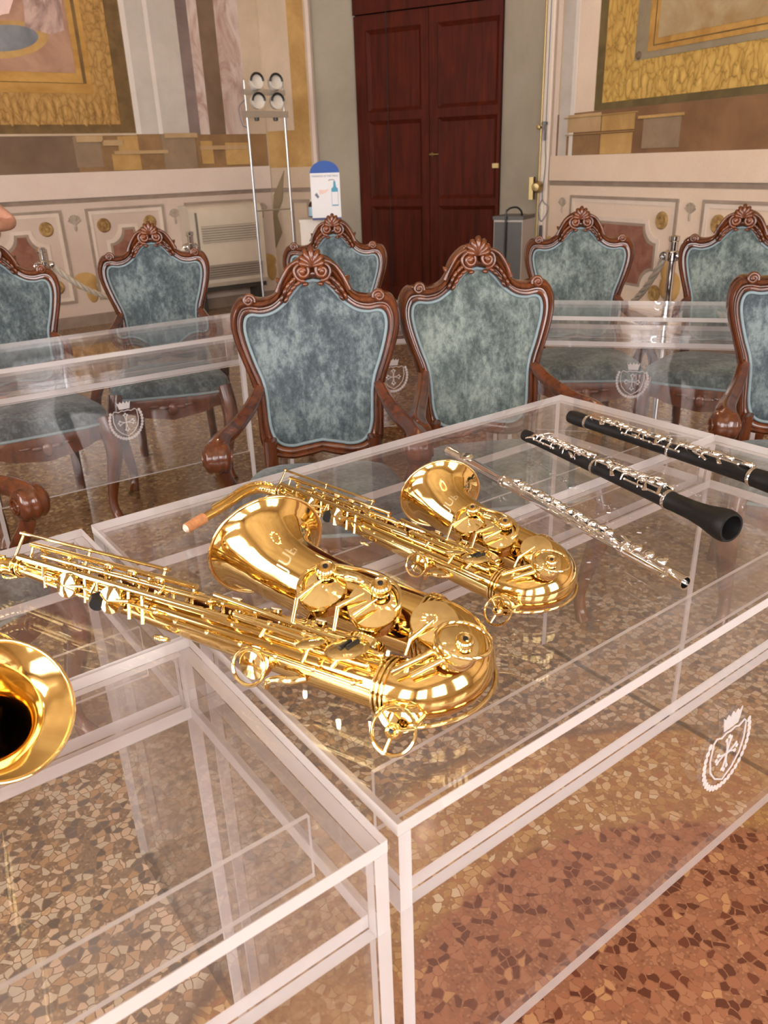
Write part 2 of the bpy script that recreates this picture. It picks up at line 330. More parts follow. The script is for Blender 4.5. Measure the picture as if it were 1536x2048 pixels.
class MB:
    def __init__(s): s.v = []; s.f = []; s.m = []
    def add(s, vs, fs, mat=0):
        o = len(s.v); s.v += [Vector(x) for x in vs]
        s.f += [tuple(i + o for i in f) for f in fs]; s.m += [mat] * len(fs); return s
    def box(s, a, b, mat=0):
        x0, y0, z0 = a; x1, y1, z1 = b
        return s.add([(x0, y0, z0), (x1, y0, z0), (x1, y1, z0), (x0, y1, z0), (x0, y0, z1), (x1, y0, z1), (x1, y1, z1), (x0, y1, z1)],
                     [(0, 3, 2, 1), (4, 5, 6, 7), (0, 1, 5, 4), (1, 2, 6, 5), (2, 3, 7, 6), (3, 0, 4, 7)], mat)
    def obox(s, c, ax, ay, az, mat=0):
        c, ax, ay, az = Vector(c), Vector(ax), Vector(ay), Vector(az)
        vs = [c + ax * i + ay * j + az * k for k in (-1, 1) for (i, j) in ((-1, -1), (1, -1), (1, 1), (-1, 1))]
        return s.add(vs, [(0, 3, 2, 1), (4, 5, 6, 7), (0, 1, 5, 4), (1, 2, 6, 5), (2, 3, 7, 6), (3, 0, 4, 7)], mat)
    def tube(s, path, r, n=10, caps=True, mat=0, up=None, prof=None, closed=False):
        P = [Vector(p) for p in path]; F = frames(P, up); R = r if isinstance(r, list) else [r] * len(P); assert len(R) == len(P), (len(R), len(P))
        vs = []; fs = []
        if prof is None: prof = [(math.cos(2 * PI * k / n), math.sin(2 * PI * k / n)) for k in range(n)]
        n = len(prof)
        for p, (T, x, y), q in zip(P, F, R):
            qx, qy = q if isinstance(q, tuple) else (q, q)
            vs += [p + x * (c * qx) + y * (d * qy) for c, d in prof]
        N = len(P)
        for i in range(N - 1 + (1 if closed else 0)):
            j = (i + 1) % N
            for k in range(n):
                fs.append((i * n + k, i * n + (k + 1) % n, j * n + (k + 1) % n, j * n + k))
        if caps and not closed:
            fs.append(tuple(range(n - 1, -1, -1))); fs.append(tuple((N - 1) * n + k for k in range(n)))
        return s.add(vs, fs, mat)
    def lathe(s, prof, o, d, n=24, mat=0, x=None, caps=False):
        o = Vector(o); d = Vector(d).normalized()
        x = Vector(x) if x else (Vector((0, 0, 1)) if abs(d.z) < 0.9 else Vector((1, 0, 0)))
        x = (x - d * x.dot(d)).normalized(); y = d.cross(x); vs = []; fs = []
        for r, h in prof:
            vs += [o + d * h + x * (r * math.cos(2 * PI * k / n)) + y * (r * math.sin(2 * PI * k / n)) for k in range(n)]
        for i in range(len(prof) - 1):
            for k in range(n): fs.append((i * n + k, i * n + (k + 1) % n, (i + 1) * n + (k + 1) % n, (i + 1) * n + k))
        if caps: fs.append(tuple(range(n - 1, -1, -1))); fs.append(tuple((len(prof) - 1) * n + k for k in range(n)))
        return s.add(vs, fs, mat)
    def ball(s, c, r, n=12, m=8, mat=0, ax=None):
        c = Vector(c); r = r if isinstance(r, tuple) else (r, r, r)
        ax = ax or (Vector((1, 0, 0)), Vector((0, 1, 0)), Vector((0, 0, 1))); vs = []; fs = []
        for i in range(1, m):
            a = PI * i / m
            for k in range(n):
                b = 2 * PI * k / n
                vs.append(c + ax[0] * (r[0] * math.sin(a) * math.cos(b)) + ax[1] * (r[1] * math.sin(a) * math.sin(b)) + ax[2] * (r[2] * math.cos(a)))
        for i in range(m - 2):
            for k in range(n): fs.append((i * n + k, (i + 1) * n + k, (i + 1) * n + (k + 1) % n, i * n + (k + 1) % n))
        t = len(vs); vs.append(c + ax[2] * r[2]); vs.append(c - ax[2] * r[2])
        for k in range(n):
            fs.append((t, k, (k + 1) % n)); fs.append((t + 1, (m - 2) * n + (k + 1) % n, (m - 2) * n + k))
        return s.add(vs, fs, mat)
    def ring(s, c, d, R, r, n=32, k=8, mat=0):
        c = Vector(c); d = Vector(d).normalized(); x = (Vector((0, 0, 1)) if abs(d.z) < 0.9 else Vector((1, 0, 0)))
        x = (x - d * x.dot(d)).normalized(); y = d.cross(x)
        return s.tube([c + x * (R * math.cos(2 * PI * i / n)) + y * (R * math.sin(2 * PI * i / n)) for i in range(n)], r, k, False, mat, None, None, True)
    def prism(s, pts, o, ax, ay, az, h, mat=0, side=None):
        o, ax, ay, az = Vector(o), Vector(ax), Vector(ay), Vector(az); n = len(pts)
        vs = [o + ax * p[0] + ay * p[1] for p in pts] + [o + ax * p[0] + ay * p[1] + az * h for p in pts]
        s.add(vs, [tuple(range(n - 1, -1, -1)), tuple(range(n, 2 * n))], mat)
        b = len(s.v) - 2 * n
        for i in range(n):
            j = (i + 1) % n; s.f.append((b + i, b + j, b + n + j, b + n + i)); s.m.append(mat if side is None else side)
        return s
    def build(s, name, mats, parent=None, smooth=35, origin=None, fix=True):
        o0 = Vector(origin) if origin is not None else Vector((0, 0, 0))
        me = bpy.data.meshes.new(name)
        me.from_pydata([tuple(v - o0) for v in s.v], [], s.f)
        if not isinstance(mats, (list, tuple)): mats = [mats]
        for x in mats: me.materials.append(M[x] if isinstance(x, str) else x)
        for p, i in zip(me.polygons, s.m): p.material_index = i
        if fix:
            bm = bmesh.new(); bm.from_mesh(me); bmesh.ops.recalc_face_normals(bm, faces=bm.faces); bm.to_mesh(me); bm.free()
        if smooth:
            for p in me.polygons: p.use_smooth = True
            me.set_sharp_from_angle(angle=math.radians(smooth))
        me.update()
        ob = bpy.data.objects.new(name, me); COL.objects.link(ob)
        if origin is not None and parent is None: ob.location = o0
        if parent: ob.parent = parent
        return ob

def thing(name, label, cat, loc=(0, 0, 0), rz=0.0, group=None):
    o = bpy.data.objects.new(name, None); COL.objects.link(o); o.empty_display_size = 0.1
    o.location = loc; o.rotation_euler = (0, 0, rz); o['label'] = label; o['category'] = cat
    if group: o['group'] = group
    return o
def tag(o, label, cat, group=None):
    o['label'] = label; o['category'] = cat
    if group: o['group'] = group
    return o
def struct(o, label=None):
    o['kind'] = 'structure'
    if label: o['label'] = label
    return o
def copy_tree(o, parent=None):
    c = o.copy(); COL.objects.link(c); c.parent = parent
    for ch in list(o.children): copy_tree(ch, c)
    return c

# ---------------------------------------------------------------- the room shell
WALLS = {'left': (V(0, 7.19, 0), V(1, 0, 0), V(0, -1, 0)),
         'door': (V(3.99, 7.19, 0), V(0.4226, -0.9063, 0), V(-0.9063, -0.4226, 0)),
         'right': (V(5.217, 4.56, 0), V(-0.2079, -0.9781, 0), V(-0.9781, 0.2079, 0))}
WALLS['recess'] = (WALLS['door'][0] - WALLS['door'][2] * 0.4, WALLS['door'][1], WALLS['door'][2])
UPZ = V(0, 0, 1)
CEIL = 5.2
def wpt(w, u, z, off=0.0):
    P, d, n = WALLS[w]; return P + d * u + n * off + UPZ * z
def wbox(mb, w, u0, z0, u1, z1, t, back=0.0, mat=0):
    P, d, n = WALLS[w]
    mb.obox(P + d * ((u0 + u1) / 2) + n * ((t - back) / 2) + UPZ * ((z0 + z1) / 2), d * ((u1 - u0) / 2), n * ((t + back) / 2), UPZ * ((z1 - z0) / 2), mat)
def wpoly(mb, w, pts, t, off=0.0, mat=0):
    P, d, n = WALLS[w]; mb.prism(pts, P + n * off, d, UPZ, n, t, mat)

mb = MB(); mb.box((-4.7, -4.2, -0.1), (7.2, 7.9, 0.0)); struct(mb.build('floor', 'terrazzo', None, 0), 'polished terrazzo floor in reddish and beige bands')
mb = MB(); mb.box((-4.7, -4.2, CEIL), (7.2, 7.9, CEIL + 0.1)); struct(mb.build('ceiling', 'ceiling', None, 0))
mb = MB(); wbox(mb, 'left', -4.5, 0, 3.99, CEIL, 0, 0.15); wl = struct(mb.build('wall_left', 'upperwall', None, 0), 'long wall painted with a framed scene above a panelled dado')
OP0, OP1 = 0.545, 2.83
DL = (0.823,1.699); DR = (2.311,1.629)
mb = MB(); wbox(mb, 'door', -0.06, 0, OP0, CEIL, 0, 0.12); wbox(mb, 'door', OP1, 0, 2.96, CEIL, 0, 0.12); wbox(mb, 'door', OP0, 4.2, OP1, CEIL, 0, 0.12)
wd = struct(mb.build('wall_door', 'upperwall', None, 0), 'angled end wall around the wooden double door')
mb = MB()
P, dd, nn = WALLS['door']
for a, b in ((OP0, DL[0]), (OP1, DR[0])):
    q = [wpt('door', a, 0), wpt('recess', b, 0), wpt('recess', b, 4.2), wpt('door', a, 4.2)]
    mb.add(q, [(0, 1, 2, 3)])
q = [wpt('door', OP0, 4.2), wpt('recess', DL[0], 4.2), wpt('recess', DR[0], 4.2), wpt('door', OP1, 4.2)]
mb.add(q, [(0, 1, 2, 3)])
struct(mb.build('trim_2', 'greywall', None, 0, None, False), 'grey plaster splayed reveals either side of the door')
mb = MB(); wbox(mb, 'right', -0.05, 0, 8.9, CEIL, 0, 0.15); wr = struct(mb.build('wall_right', 'upperwall', None, 0), 'right wall painted with a gilt framed scene above a panelled dado')
mb = MB(); mb.box((-4.65, -4.1, 0), (-4.5, 7.3, CEIL)); struct(mb.build('wall_west', 'upperwall', None, 0))
mb = MB(); mb.box((-4.6, -4.15, 0), (3.9, -4.0, CEIL)); struct(mb.build('wall_back', 'upperwall', None, 0))
# tall windows behind the photographer: glazed, with frames and mullions
def window(n, p, d, nn):
    p, d, nn = V(p), V(d), V(nn); w = MB()
    W, Z0, Z1 = 0.75, 0.9, 3.9
    for a in (-W, 0, W): w.obox(p + d * a + UPZ * ((Z0 + Z1) / 2) + nn * 0.05, d * 0.045, nn * 0.045, UPZ * ((Z1 - Z0) / 2))
    for z in (Z0, 1.9, 2.9, Z1): w.obox(p + UPZ * z + nn * 0.05, d * (W + 0.045), nn * 0.04, UPZ * 0.04)
    o = struct(w.build('window_%d' % n, 'white', None, 0))
    g = MB(); g.obox(p + UPZ * ((Z0 + Z1) / 2) + nn * 0.02, d * W, nn * 0.006, UPZ * ((Z1 - Z0) / 2)); g.build('pane', 'daylight', o, 0)
k = 1
for x in (-3.2, -0.9, 1.6): window(k, (x, -4.0, 0), (1, 0, 0), (0, 1, 0)); k += 1
for y in (-2.2, 0.6, 3.4): window(k, (-4.5, y, 0), (0, 1, 0), (1, 0, 0)); k += 1
# baseboards
mb = MB(); wbox(mb, 'left', -4.5, 0, 3.99, 0.10, 0.02); struct(mb.build('baseboard_left', 'groove', None, 0))
mb = MB(); wbox(mb, 'right', 0, 0, 8.9, 0.10, 0.02); struct(mb.build('baseboard_right', 'groove', None, 0))

# ---------------------------------------------------------------- painted walls
def rect(w, name, par, u0, z0, u1, z1, t, mat, off=0.0):
    m = MB(); P, d, n = WALLS[w]
    m.obox(P + d * ((u0 + u1) / 2) + n * (off + t / 2) + UPZ * ((z0 + z1) / 2), d * ((u1 - u0) / 2), n * (t / 2), UPZ * ((z1 - z0) / 2))
    return m.build(name, mat, par, 0)
def poly(w, name, par, pts, t, mat, off=0.0):
    m = MB(); wpoly(m, w, pts, t, off); return m.build(name, mat, par, 0)
def frame_bars(m, w, u0, z0, u1, z1, b, t, off=0.0, mat=0):
    P, d, n = WALLS[w]
    def bar(a0, c0, a1, c1): m.obox(P + d * ((a0 + a1) / 2) + n * (off + t / 2) + UPZ * ((c0 + c1) / 2), d * ((a1 - a0) / 2), n * (t / 2), UPZ * ((c1 - c0) / 2), mat)
    bar(u0, z0, u0 + b, z1); bar(u1 - b, z0, u1, z1); bar(u0 + b, z0, u1 - b, z0 + b); bar(u0 + b, z1 - b, u1 - b, z1)
def disc(w, name, par, u, z, r, t, mat, off=0.0):
    m = MB(); m.lathe([(0.0001, t), (r * 0.25, t * 0.75), (r * 0.32, t), (r * 0.45, t * 0.6), (r * 0.8, t * 0.9), (r, t * 0.35), (r * 1.02, 0)], wpt(w, u, z, off), WALLS[w][2], 20)
    return m.build(name, mat, par, 50)
def fan(w, name, par, u, z, r, mat, off=0.0, t=0.012):
    m = MB(); P, d, n = WALLS[w]; c = wpt(w, u, z, off)
    for k in range(7):
        a = math.radians(-75 + 25 * k); e = c + d * (math.sin(a) * r * 0.62) + UPZ * (math.cos(a) * r * 0.62 - r * 0.1)
        m.tube([c - UPZ * r * 0.5, lerp(c - UPZ * r * 0.5, e, 0.6), e], [r * 0.05, r * 0.14, r * 0.17], 6)
    m.ball(c - UPZ * r * 0.75, (r * 0.16, t, r * 0.4), 8, 6)
    return m.build(name, mat, par, 50)
def concave(u0, z0, u1, z1, r):
    pts = []
    for (cu, cz, a0) in ((u0, z0, 90), (u1, z0, 180), (u1, z1, 270), (u0, z1, 0)):
        arc = [(cu + r * math.cos(math.radians(a0 - 90 * k / 6)), cz + r * math.sin(math.radians(a0 - 90 * k / 6))) for k in range(7)]
        pts += arc
    return pts
def dado_panel(w, par, u0, z0, u1, z1, pla):
    m = MB(); frame_bars(m, w, u0, z0, u1, z1, 0.022, 0.014, 0.0); m.build('panel_moulding', 'mould_dark', par, 0)
    m = MB(); frame_bars(m, w, u0 + 0.022, z0 + 0.022, u1 - 0.022, z1 - 0.022, 0.03, 0.010, 0.0); m.build('panel_moulding', 'mould_light', par, 0)
    rect(w, 'panel_field', par, u0 + 0.05, z0 + 0.05, u1 - 0.05, z1 - 0.05, 0.003, pla)
    a, b, r = 0.15, 0.15, 0.13
    poly(w, 'panel_border', par, concave(u0 + a, z0 + b, u1 - a, z1 - b, r), 0.010, 'mould_light', 0.0)
    poly(w, 'panel_border', par, concave(u0 + a + .03, z0 + b + .03, u1 - a - .03, z1 - b - .03, r), 0.0115, 'mould_dark', 0.0)
    poly(w, 'panel_inlay', par, concave(u0 + a + .05, z0 + b + .05, u1 - a - .05, z1 - b - .05, r), 0.0125, 'porphyry', 0.0)
    for (x, z) in ((u0 + a, z0 + b), (u1 - a, z0 + b), (u1 - a, z1 - b), (u0 + a, z1 - b)): disc(w, 'rosette', par, x, z, 0.062, 0.02, 'rosette')

# left wall -------------------------------------------------------
zl = (2.719,1.314)[1]; zg = (2.83,1.086)[1]
ul = -4.4
rect('left', 'dado_ledge', wl, ul, zg + 0.02, 3.97, zl, 0.02, 'plaster_light')
rect('left', 'dado_line', wl, ul, zg - 0.018, 3.97, zg + 0.018, 0.006, 'groove')
rect('left', 'dado_field', wl, ul, 0.1, 3.97, zg - 0.02, 0.002, 'plaster')
zt = (2.418,1.016)[1]; pu0 = (2.058,1.002)[0]; pu1 = (2.797,1.03)[0]
pw = pu1 - pu0; sp = (3.008,1.019)[0] - pu1
for i in range(-2, 2):
    dado_panel('left', wl, pu0 + i * (pw + sp), 0.22, pu0 + i * (pw + sp) + pw, zt, 'plaster')
for i in range(-2, 3):
    uc = pu0 + i * (pw + sp) - sp / 2
    if uc < 3.9:
        fan('left', 'painted_shell', wl, uc, zt - 0.09, 0.085, 'shell')
        m = MB(); m.ball(wpt('left', uc, 0.40), (0.12, 0.012, 0.08)); m.ball(wpt('left', uc + 0.05, 0.30), (0.06, 0.014, 0.10)); m.build('painted_scroll', 'ochre', wl, 50)
# framed painted scene of the left wall
fr = thing('wall_painting', 'pinkish painted scene with a basket in a gilt leafwork frame, left wall', 'painting', (0, 7.19, 0))
def frp(name, pts, t, mat, off):
    m = MB(); wpoly(m, 'left', pts, t, off); return m.build(name, mat, fr, 0, (0, 7.19, 0))
def frr(name, c0, c1, mat, off, t=0.004):
    return frp(name, [(c0[0], c0[1]), (c1[0], c0[1]), (c1[0], c1[1]), (c0[0], c1[1])], t, mat, off)
A = (2.636,1.623); B = (2.505,1.692); Cc = (2.303,1.929); D = (2.257,2.004); E = (2.178,2.081)
top = 4.6; lf = -1.6
frr('painted_shadow', (lf, A[1]), (A[0], top), 'giltband_d', 0.001)
frr('leafwork_border', (lf, B[1]), (B[0], top), 'gilt', 0.006)
frr('gilt_band', (lf, Cc[1]), (Cc[0], top), 'giltband', 0.011)
frr('gilt_fillet', (lf, D[1]), (D[0], top), 'giltband_d', 0.016, 0.003)
frr('gilt_fillet', (lf, D[1] + .004), (D[0] - 0.03, top), 'giltband', 0.0195, 0.003)
frr('picture', (lf, E[1]), (E[0], top), 'picture_l', 0.023, 0.003)
# acanthus leaves along the painted border
for k in range(34):
    u = lerp(0.2, B[0], (k + 0.5) / 34); z = (B[1] + Cc[1]) / 2 - 0.02
    m = MB(); m.ball(V(u, 7.19 - 0.012, z), (0.026 + 0.006 * (k % 2), 0.007, 0.075 + 0.02 * (k % 3)), 8, 6); m.build('painted_leaf', 'gilt', fr, 50, (0, 7.19, 0))
for k in range(16):
    z = B[1] + 0.2 + k * 0.10; u = (B[0] + Cc[0]) / 2 + 0.01
    m = MB(); m.ball(V(u, 7.19 - 0.012, z), (0.045 + 0.015 * (k % 2), 0.007, 0.036), 8, 6); m.build('painted_leaf', 'gilt', fr, 50, (0, 7.19, 0))
bc = (1.657,2.301)
ring = [(bc[0] + 0.34 * math.cos(a) , bc[1] + 0.13 * math.sin(a) + 0.04 * math.cos(a)) for a in [2 * PI * i / 40 for i in range(40)]]
frp('painted_basket', ring, 0.002, 'ochre', 0.026)
frp('painted_cloth', [(bc[0] + (p[0] - bc[0]) * .78, bc[1] + .01 + (p[1] - bc[1]) * .70) for p in ring], 0.002, 'picture_blue', 0.028)
frp('painted_drapery', [(1.81,2.357), (1.912,2.377), (2.026,2.355), (2.138,2.389), (2.15,2.538), (2.209,2.92), (1.827,2.884), (1.851,2.553), (1.841,2.449)], 0.002, 'picture_l2', 0.0265)
frp('painted_drapery', [(1.414,2.337), (1.672,2.473), (1.726,2.483), (1.897,2.791), (1.509,2.758)], 0.002, 'palepink', 0.0268)
zb = (2.306,1.606)[1]
rect('left', 'painted_band', wl, ul, zl, (2.075,1.494)[0], zb, 0.003, 'umber')
rect('left', 'painted_band', wl, (2.075,1.494)[0], zl, 3.97, zb, 0.002, 'ochre_dark')
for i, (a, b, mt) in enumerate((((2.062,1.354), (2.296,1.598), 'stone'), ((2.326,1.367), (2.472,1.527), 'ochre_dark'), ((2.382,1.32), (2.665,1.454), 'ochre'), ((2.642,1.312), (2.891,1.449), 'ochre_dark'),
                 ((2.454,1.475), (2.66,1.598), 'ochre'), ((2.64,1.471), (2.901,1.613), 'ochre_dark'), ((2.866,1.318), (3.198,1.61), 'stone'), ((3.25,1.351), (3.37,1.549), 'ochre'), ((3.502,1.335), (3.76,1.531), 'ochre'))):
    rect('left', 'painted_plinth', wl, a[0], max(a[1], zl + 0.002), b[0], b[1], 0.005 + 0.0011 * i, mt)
for a, b in (((2.087,1.553), (2.319,1.602)), ((2.313,1.522), (2.493,1.568)), ((2.405,1.451), (2.91,1.479)), ((2.896,1.58), (3.22,1.619)), ((3.241,1.473), (3.779,1.508))):
    rect('left', 'plinth_moulding', wl, a[0], a[1], b[0], b[1], 0.022, 'stone_light')
us = [(2.642,1.627)[0], (2.688,1.627)[0], (2.855,1.626)[0], (2.893,1.625)[0], (3.155,1.623)[0], (3.266,1.623)[0], (3.364,1.622)[0], (3.532,1.621)[0], (3.775,1.619)[0], 3.97]
for i, mt in enumerate(('pilaster_hl', 'pilaster', 'pilaster_hl', 'pilaster', 'violet', 'rosemarble', 'umber', 'rosemarble', 'beige')):
    rect('left', 'painted_pilaster', wl, us[i], zb, us[i + 1], top, 0.004 if 'hl' in mt else 0.002, mt)
# short return of the angled wall, left of the door ----------------
rect('door', 'dado_ledge', wd, 0.0, zg + 0.02, OP0, zl - 0.02, 0.012, 'beige')
rect('door', 'dado_line', wd, 0.0, zg - 0.018, OP0, zg + 0.018, 0.014, 'groove')
rect('door', 'dado_field', wd, 0.0, 0.1, OP0, zg - 0.02, 0.002, 'beige')
m = MB(); frame_bars(m, 'door', 0.22, 0.2, OP0 - 0.1, zg - 0.09, 0.03, 0.012); m.build('panel_moulding', 'mould_dark', wd, 0)
c1 = (0.149,2.722)[0]; c2 = (0.322,2.705)[0]; c3 = (0.502,2.687)[0]; c4 = (0.582,2.678)[0]
zcb = zb + 0.02
rect('door', 'painted_pilaster', wd, 0.0, zcb, c2, top, 0.002, 'beige')
rect('door', 'painted_pilaster', wd, c2, zcb, c3, top, 0.003, 'ochre')
rect('door', 'painted_pilaster', wd, c3, zcb, c4, top, 0.002, 'beige')
rect('door', 'painted_plinth', wd, 0.0, zl - 0.02, c3, zcb, 0.006, 'ochre')
rect('door', 'painted_plinth', wd, c3, zl - 0.02, c4, zcb, 0.004, 'beige')
poly('door', 'painted_wall_shadow', wd, [(0.021,1.04), (0.174,1.271), (0.121,0.991), (0.044,0.847), (0.089,0.677), (-0.018,0.501), (-0.017,0.75)], 0.004, 'shadowpaint', 0.012)  # dark flat shape standing in for a shadow on the wall
mb = MB(); wbox(mb, 'door', c4, 0, OP0, 4.4, 0.035); struct(mb.build('trim_1', 'plaster_light', None, 0), 'pale moulding edging the left side of the doorway')
mb = MB(); wbox(mb, 'door', OP1, 0, 2.90, 4.4, 0.035); struct(mb.build('trim_3', 'plaster_light', None, 0), 'pale moulding edging the right side of the doorway')

# right wall -------------------------------------------------------
zl2 = (0.064,1.317)[1]; zg2 = (0.084,1.107)[1]; ur = 8.8
rect('right', 'dado_ledge', wr, 0.02, zg2 + 0.02, ur, zl2, 0.02, 'plaster_r')
rect('right', 'dado_line', wr, 0.02, zg2 - 0.016, ur, zg2 + 0.016, 0.008, 'groove')
rect('right', 'dado_field', wr, 0.02, 0.1, ur, zg2 - 0.02, 0.002, 'plaster_r')
q0 = (0.319,1.017); q1 = (1.543,1.048); q2 = (1.768,1.046)
pw = q1[0] - q0[0]; sp = q2[0] - q1[0]; zt = q0[1]
for i in range(0, 4): dado_panel('right', wr, q0[0] + i * (pw + sp), 0.2, q0[0] + i * (pw + sp) + pw, zt, 'plaster_r')
for i in range(0, 5):
    uc = q0[0] + i * (pw + sp) - sp / 2
    fan('right', 'painted_shell', wr, uc, zt - 0.06, 0.075, 'shell')
    m = MB(); c = wpt('right', uc - 0.1, 0.42); m.ball(c, (0.05, 0.10, 0.11)); m.ball(c + V(0, 0.05, 0.14), (0.04, 0.05, 0.12)); m.build('painted_scroll', 'ochre', wr, 50)
zb2 = (0.548,1.626)[1]
rect('right', 'painted_band', wr, 0.02, zl2, ur, zb2, 0.002, 'umber_r')
for i, (a, b, mt) in enumerate((((0.214,1.314), (0.627,1.462), 'ochre_dark'), ((0.645,1.317), (1,1.461), 'ochre'), ((0.223,1.485), (0.632,1.614), 'stone_light'), ((0.649,1.482), (1.013,1.592), 'ochre'), ((1.112,1.348), (1.477,1.558), 'stone'))):
    rect('right', 'painted_plinth', wr, a[0], max(a[1], zl2 + 0.002), b[0], b[1], 0.005 + 0.0011 * i, mt)
for a, b in (((0.185,1.597), (1.035,1.591)), ((0.212,1.471), (1.021,1.467)), ((1.062,1.544), (1.499,1.563))):
    rect('right', 'plinth_moulding', wr, a[0], a[1], b[0], b[1], 0.02, 'ochre')
rect('right', 'painted_pilaster', wr, 0.02, zl2, (0.073,1.363)[0], 4.6, 0.003, 'plaster_light')
u3 = [(0.061,2.433)[0], (0.246,2.404)[0], (0.295,2.396)[0], (0.533,2.359)[0]]
rect('right', 'painted_pilaster', wr, 0.10, zl2, u3[1], 4.6, 0.0035, 'pilaster')
rect('right', 'painted_pilaster', wr, u3[1], zl2, u3[2], 4.6, 0.006, 'pilaster_hl')
rect('right', 'painted_pilaster', wr, u3[2], zb2, u3[3], 4.6, 0.003, 'plaster_r')
f2 = thing('wall_painting', 'hazy golden painted scene in a broad gilt foliage frame, right wall', 'painting', tuple(WALLS['right'][0]))
def f2r(name, c, mat, off, t=0.004):
    m = MB(); wpoly(m, 'right', [(c[0], c[1]), (6.5, c[1]), (6.5, 4.6), (c[0], 4.6)], t, off); return m.build(name, mat, f2, 0, WALLS['right'][0])
f2r('painted_shadow', (0.542,1.627), 'olive', 0.001)
f2r('foliage_border', (0.636,1.675), 'gilt_r', 0.006)
f2r('grey_band', (0.966,1.921), 'greyband', 0.011)
f2r('gilt_band', (1.097,1.962), 'giltband', 0.016)
f2r('gilt_fillet', (1.152,1.992), 'giltband_d', 0.0205, 0.002)
f2r('gilt_fillet', (1.165,1.999), 'giltband', 0.023, 0.002)
f2r('picture', (1.198,2.034), 'picture_r', 0.0255, 0.002)
a = (0.636,1.675); b = (0.966,1.921)
P, d, n = WALLS['right']
for k in range(40):
    u = a[0] + 0.06 + k * 0.075; z = (a[1] + b[1]) / 2 - 0.02 + 0.03 * ((k * 7) % 3 - 1)
    m = MB(); m.ball(P + d * u + n * 0.012 + UPZ * z, (0.032, 0.007, 0.045 + 0.02 * (k % 2)), 8, 6, 0, (d, n, UPZ)); m.build('painted_leaf', 'gilt_r', f2, 50, P)
for k in range(22):
    z = b[1] + k * 0.1; u = (a[0] + b[0]) / 2 + 0.02 * ((k * 5) % 3 - 1)
    m = MB(); m.ball(P + d * u + n * 0.012 + UPZ * z, (0.05, 0.007, 0.032), 8, 6, 0, (d, n, UPZ)); m.build('painted_leaf', 'gilt_r', f2, 50, P)
q = (1.008,1.95)
m = MB(); m.lathe([(0.0001, 0.02), (0.02, 0.016), (0.026, 0.0)], wpt('right', q[0], q[1], 0.015), n, 12); m.build('corner_stud', 'umber', f2, 40, P)

# ---------------------------------------------------------------- double door
door = bpy.data.objects.new('door_1', None); COL.objects.link(door); struct(door, 'dark mahogany panelled double door'); door.location = tuple(WALLS['recess'][0])
O = WALLS['recess'][0]; P, d, n = WALLS['recess']
zr = [(1.295,2.441)[1], (1.278,1.755)[1], (1.276,1.678)[1], (1.258,0.971)[1], (1.256,0.906)[1]]
ztop = (1.298,2.563)[1]
um = (1.604,1.662)[0]
def dr(name, u0, z0, u1, z1, t, off, par, mat='doorwood'):
    m = MB(); m.obox(P + d * ((u0 + u1) / 2) + n * (off + t / 2) + UPZ * ((z0 + z1) / 2), d * ((u1 - u0) / 2), n * (t / 2), UPZ * ((z1 - z0) / 2)); return m.build(name, mat, par, 0, O)
def bevel_panel(u0, z0, u1, z1, par):
    m = MB(); b = 0.035
    def q(u, z, o): return P + d * u + n * o + UPZ * z
    vs = [q(u0, z0, 0.032), q(u1, z0, 0.032), q(u1, z1, 0.032), q(u0, z1, 0.032), q(u0 + b, z0 + b, 0.006), q(u1 - b, z0 + b, 0.006), q(u1 - b, z1 - b, 0.006), q(u0 + b, z1 - b, 0.006)]
    m.add(vs, [(0, 1, 5, 4), (1, 2, 6, 5), (2, 3, 7, 6), (3, 0, 4, 7), (4, 5, 6, 7)]); return m.build('panel', 'doorwood', par, 0, O, False)
for (u0, u1, st0, st1) in ((DL[0], um, (0.947,2.081)[0], (1.525,2.041)[0]), (um, DR[0], (1.692,2.03)[0], (2.281,1.989)[0])):
    m = MB()
    def bar(a0, c0, a1, c1): m.obox(P + d * ((a0 + a1) / 2) + n * 0.02 + UPZ * ((c0 + c1) / 2), d * ((a1 - a0) / 2), n * 0.02, UPZ * ((c1 - c0) / 2))
    bar(u0 + .003, 0.01, st0, ztop); bar(st1, 0.01, u1 - .003, ztop)
    rails = [(0.01, 0.12), (zr[4], zr[3]), (zr[2], zr[1]), (zr[0], ztop)]
    for a, b in rails: bar(st0, min(a, b), st1, max(a, b))
    leaf = m.build('door_leaf', 'doorwood', door, 0, O)
    for a, b in ((0.12, min(zr[4], zr[3])), (max(zr[3], zr[4]), min(zr[1], zr[2])), (max(zr[1], zr[2]), zr[0])): bevel_panel(st0, a, st1, b, leaf)
dr('door_light_block', DL[0] - 0.05, 0, DR[0] + 0.05, 4.3, 0.02, -0.045, door)  # added sheet behind the leaves, blocks outside light at the transom gap
dr('transom_rail', DL[0], ztop + 0.012, DR[0], ztop + 0.14, 0.05, 0.0, door)
dr('transom_panel', DL[0], ztop + 0.14, DR[0], 4.2, 0.02, 0.0, door)
m = MB(); uj = (1.169,2.065)[0]; m.obox(P + d * uj + n * 0.04 + UPZ * 1.4, d * 0.004, n * 0.002, UPZ * 1.38); m.build('meeting_line', 'black', door, 0, O)
m = MB(); h = (1.633,1.365); c = P + d * h[0] + n * 0.04 + UPZ * h[1]
m.lathe([(0.0001, 0), (0.018, 0), (0.018, 0.006), (0.008, 0.012), (0.007, 0.045), (0.010, 0.05), (0.0001, 0.056)], c, n, 16)
m.tube([c + n * 0.045, c + n * 0.05 + d * 0.03, c + n * 0.048 + d * 0.085], [0.008, 0.009, 0.006], 10)
m.build('handle', 'oldbrass', door, 45, O)
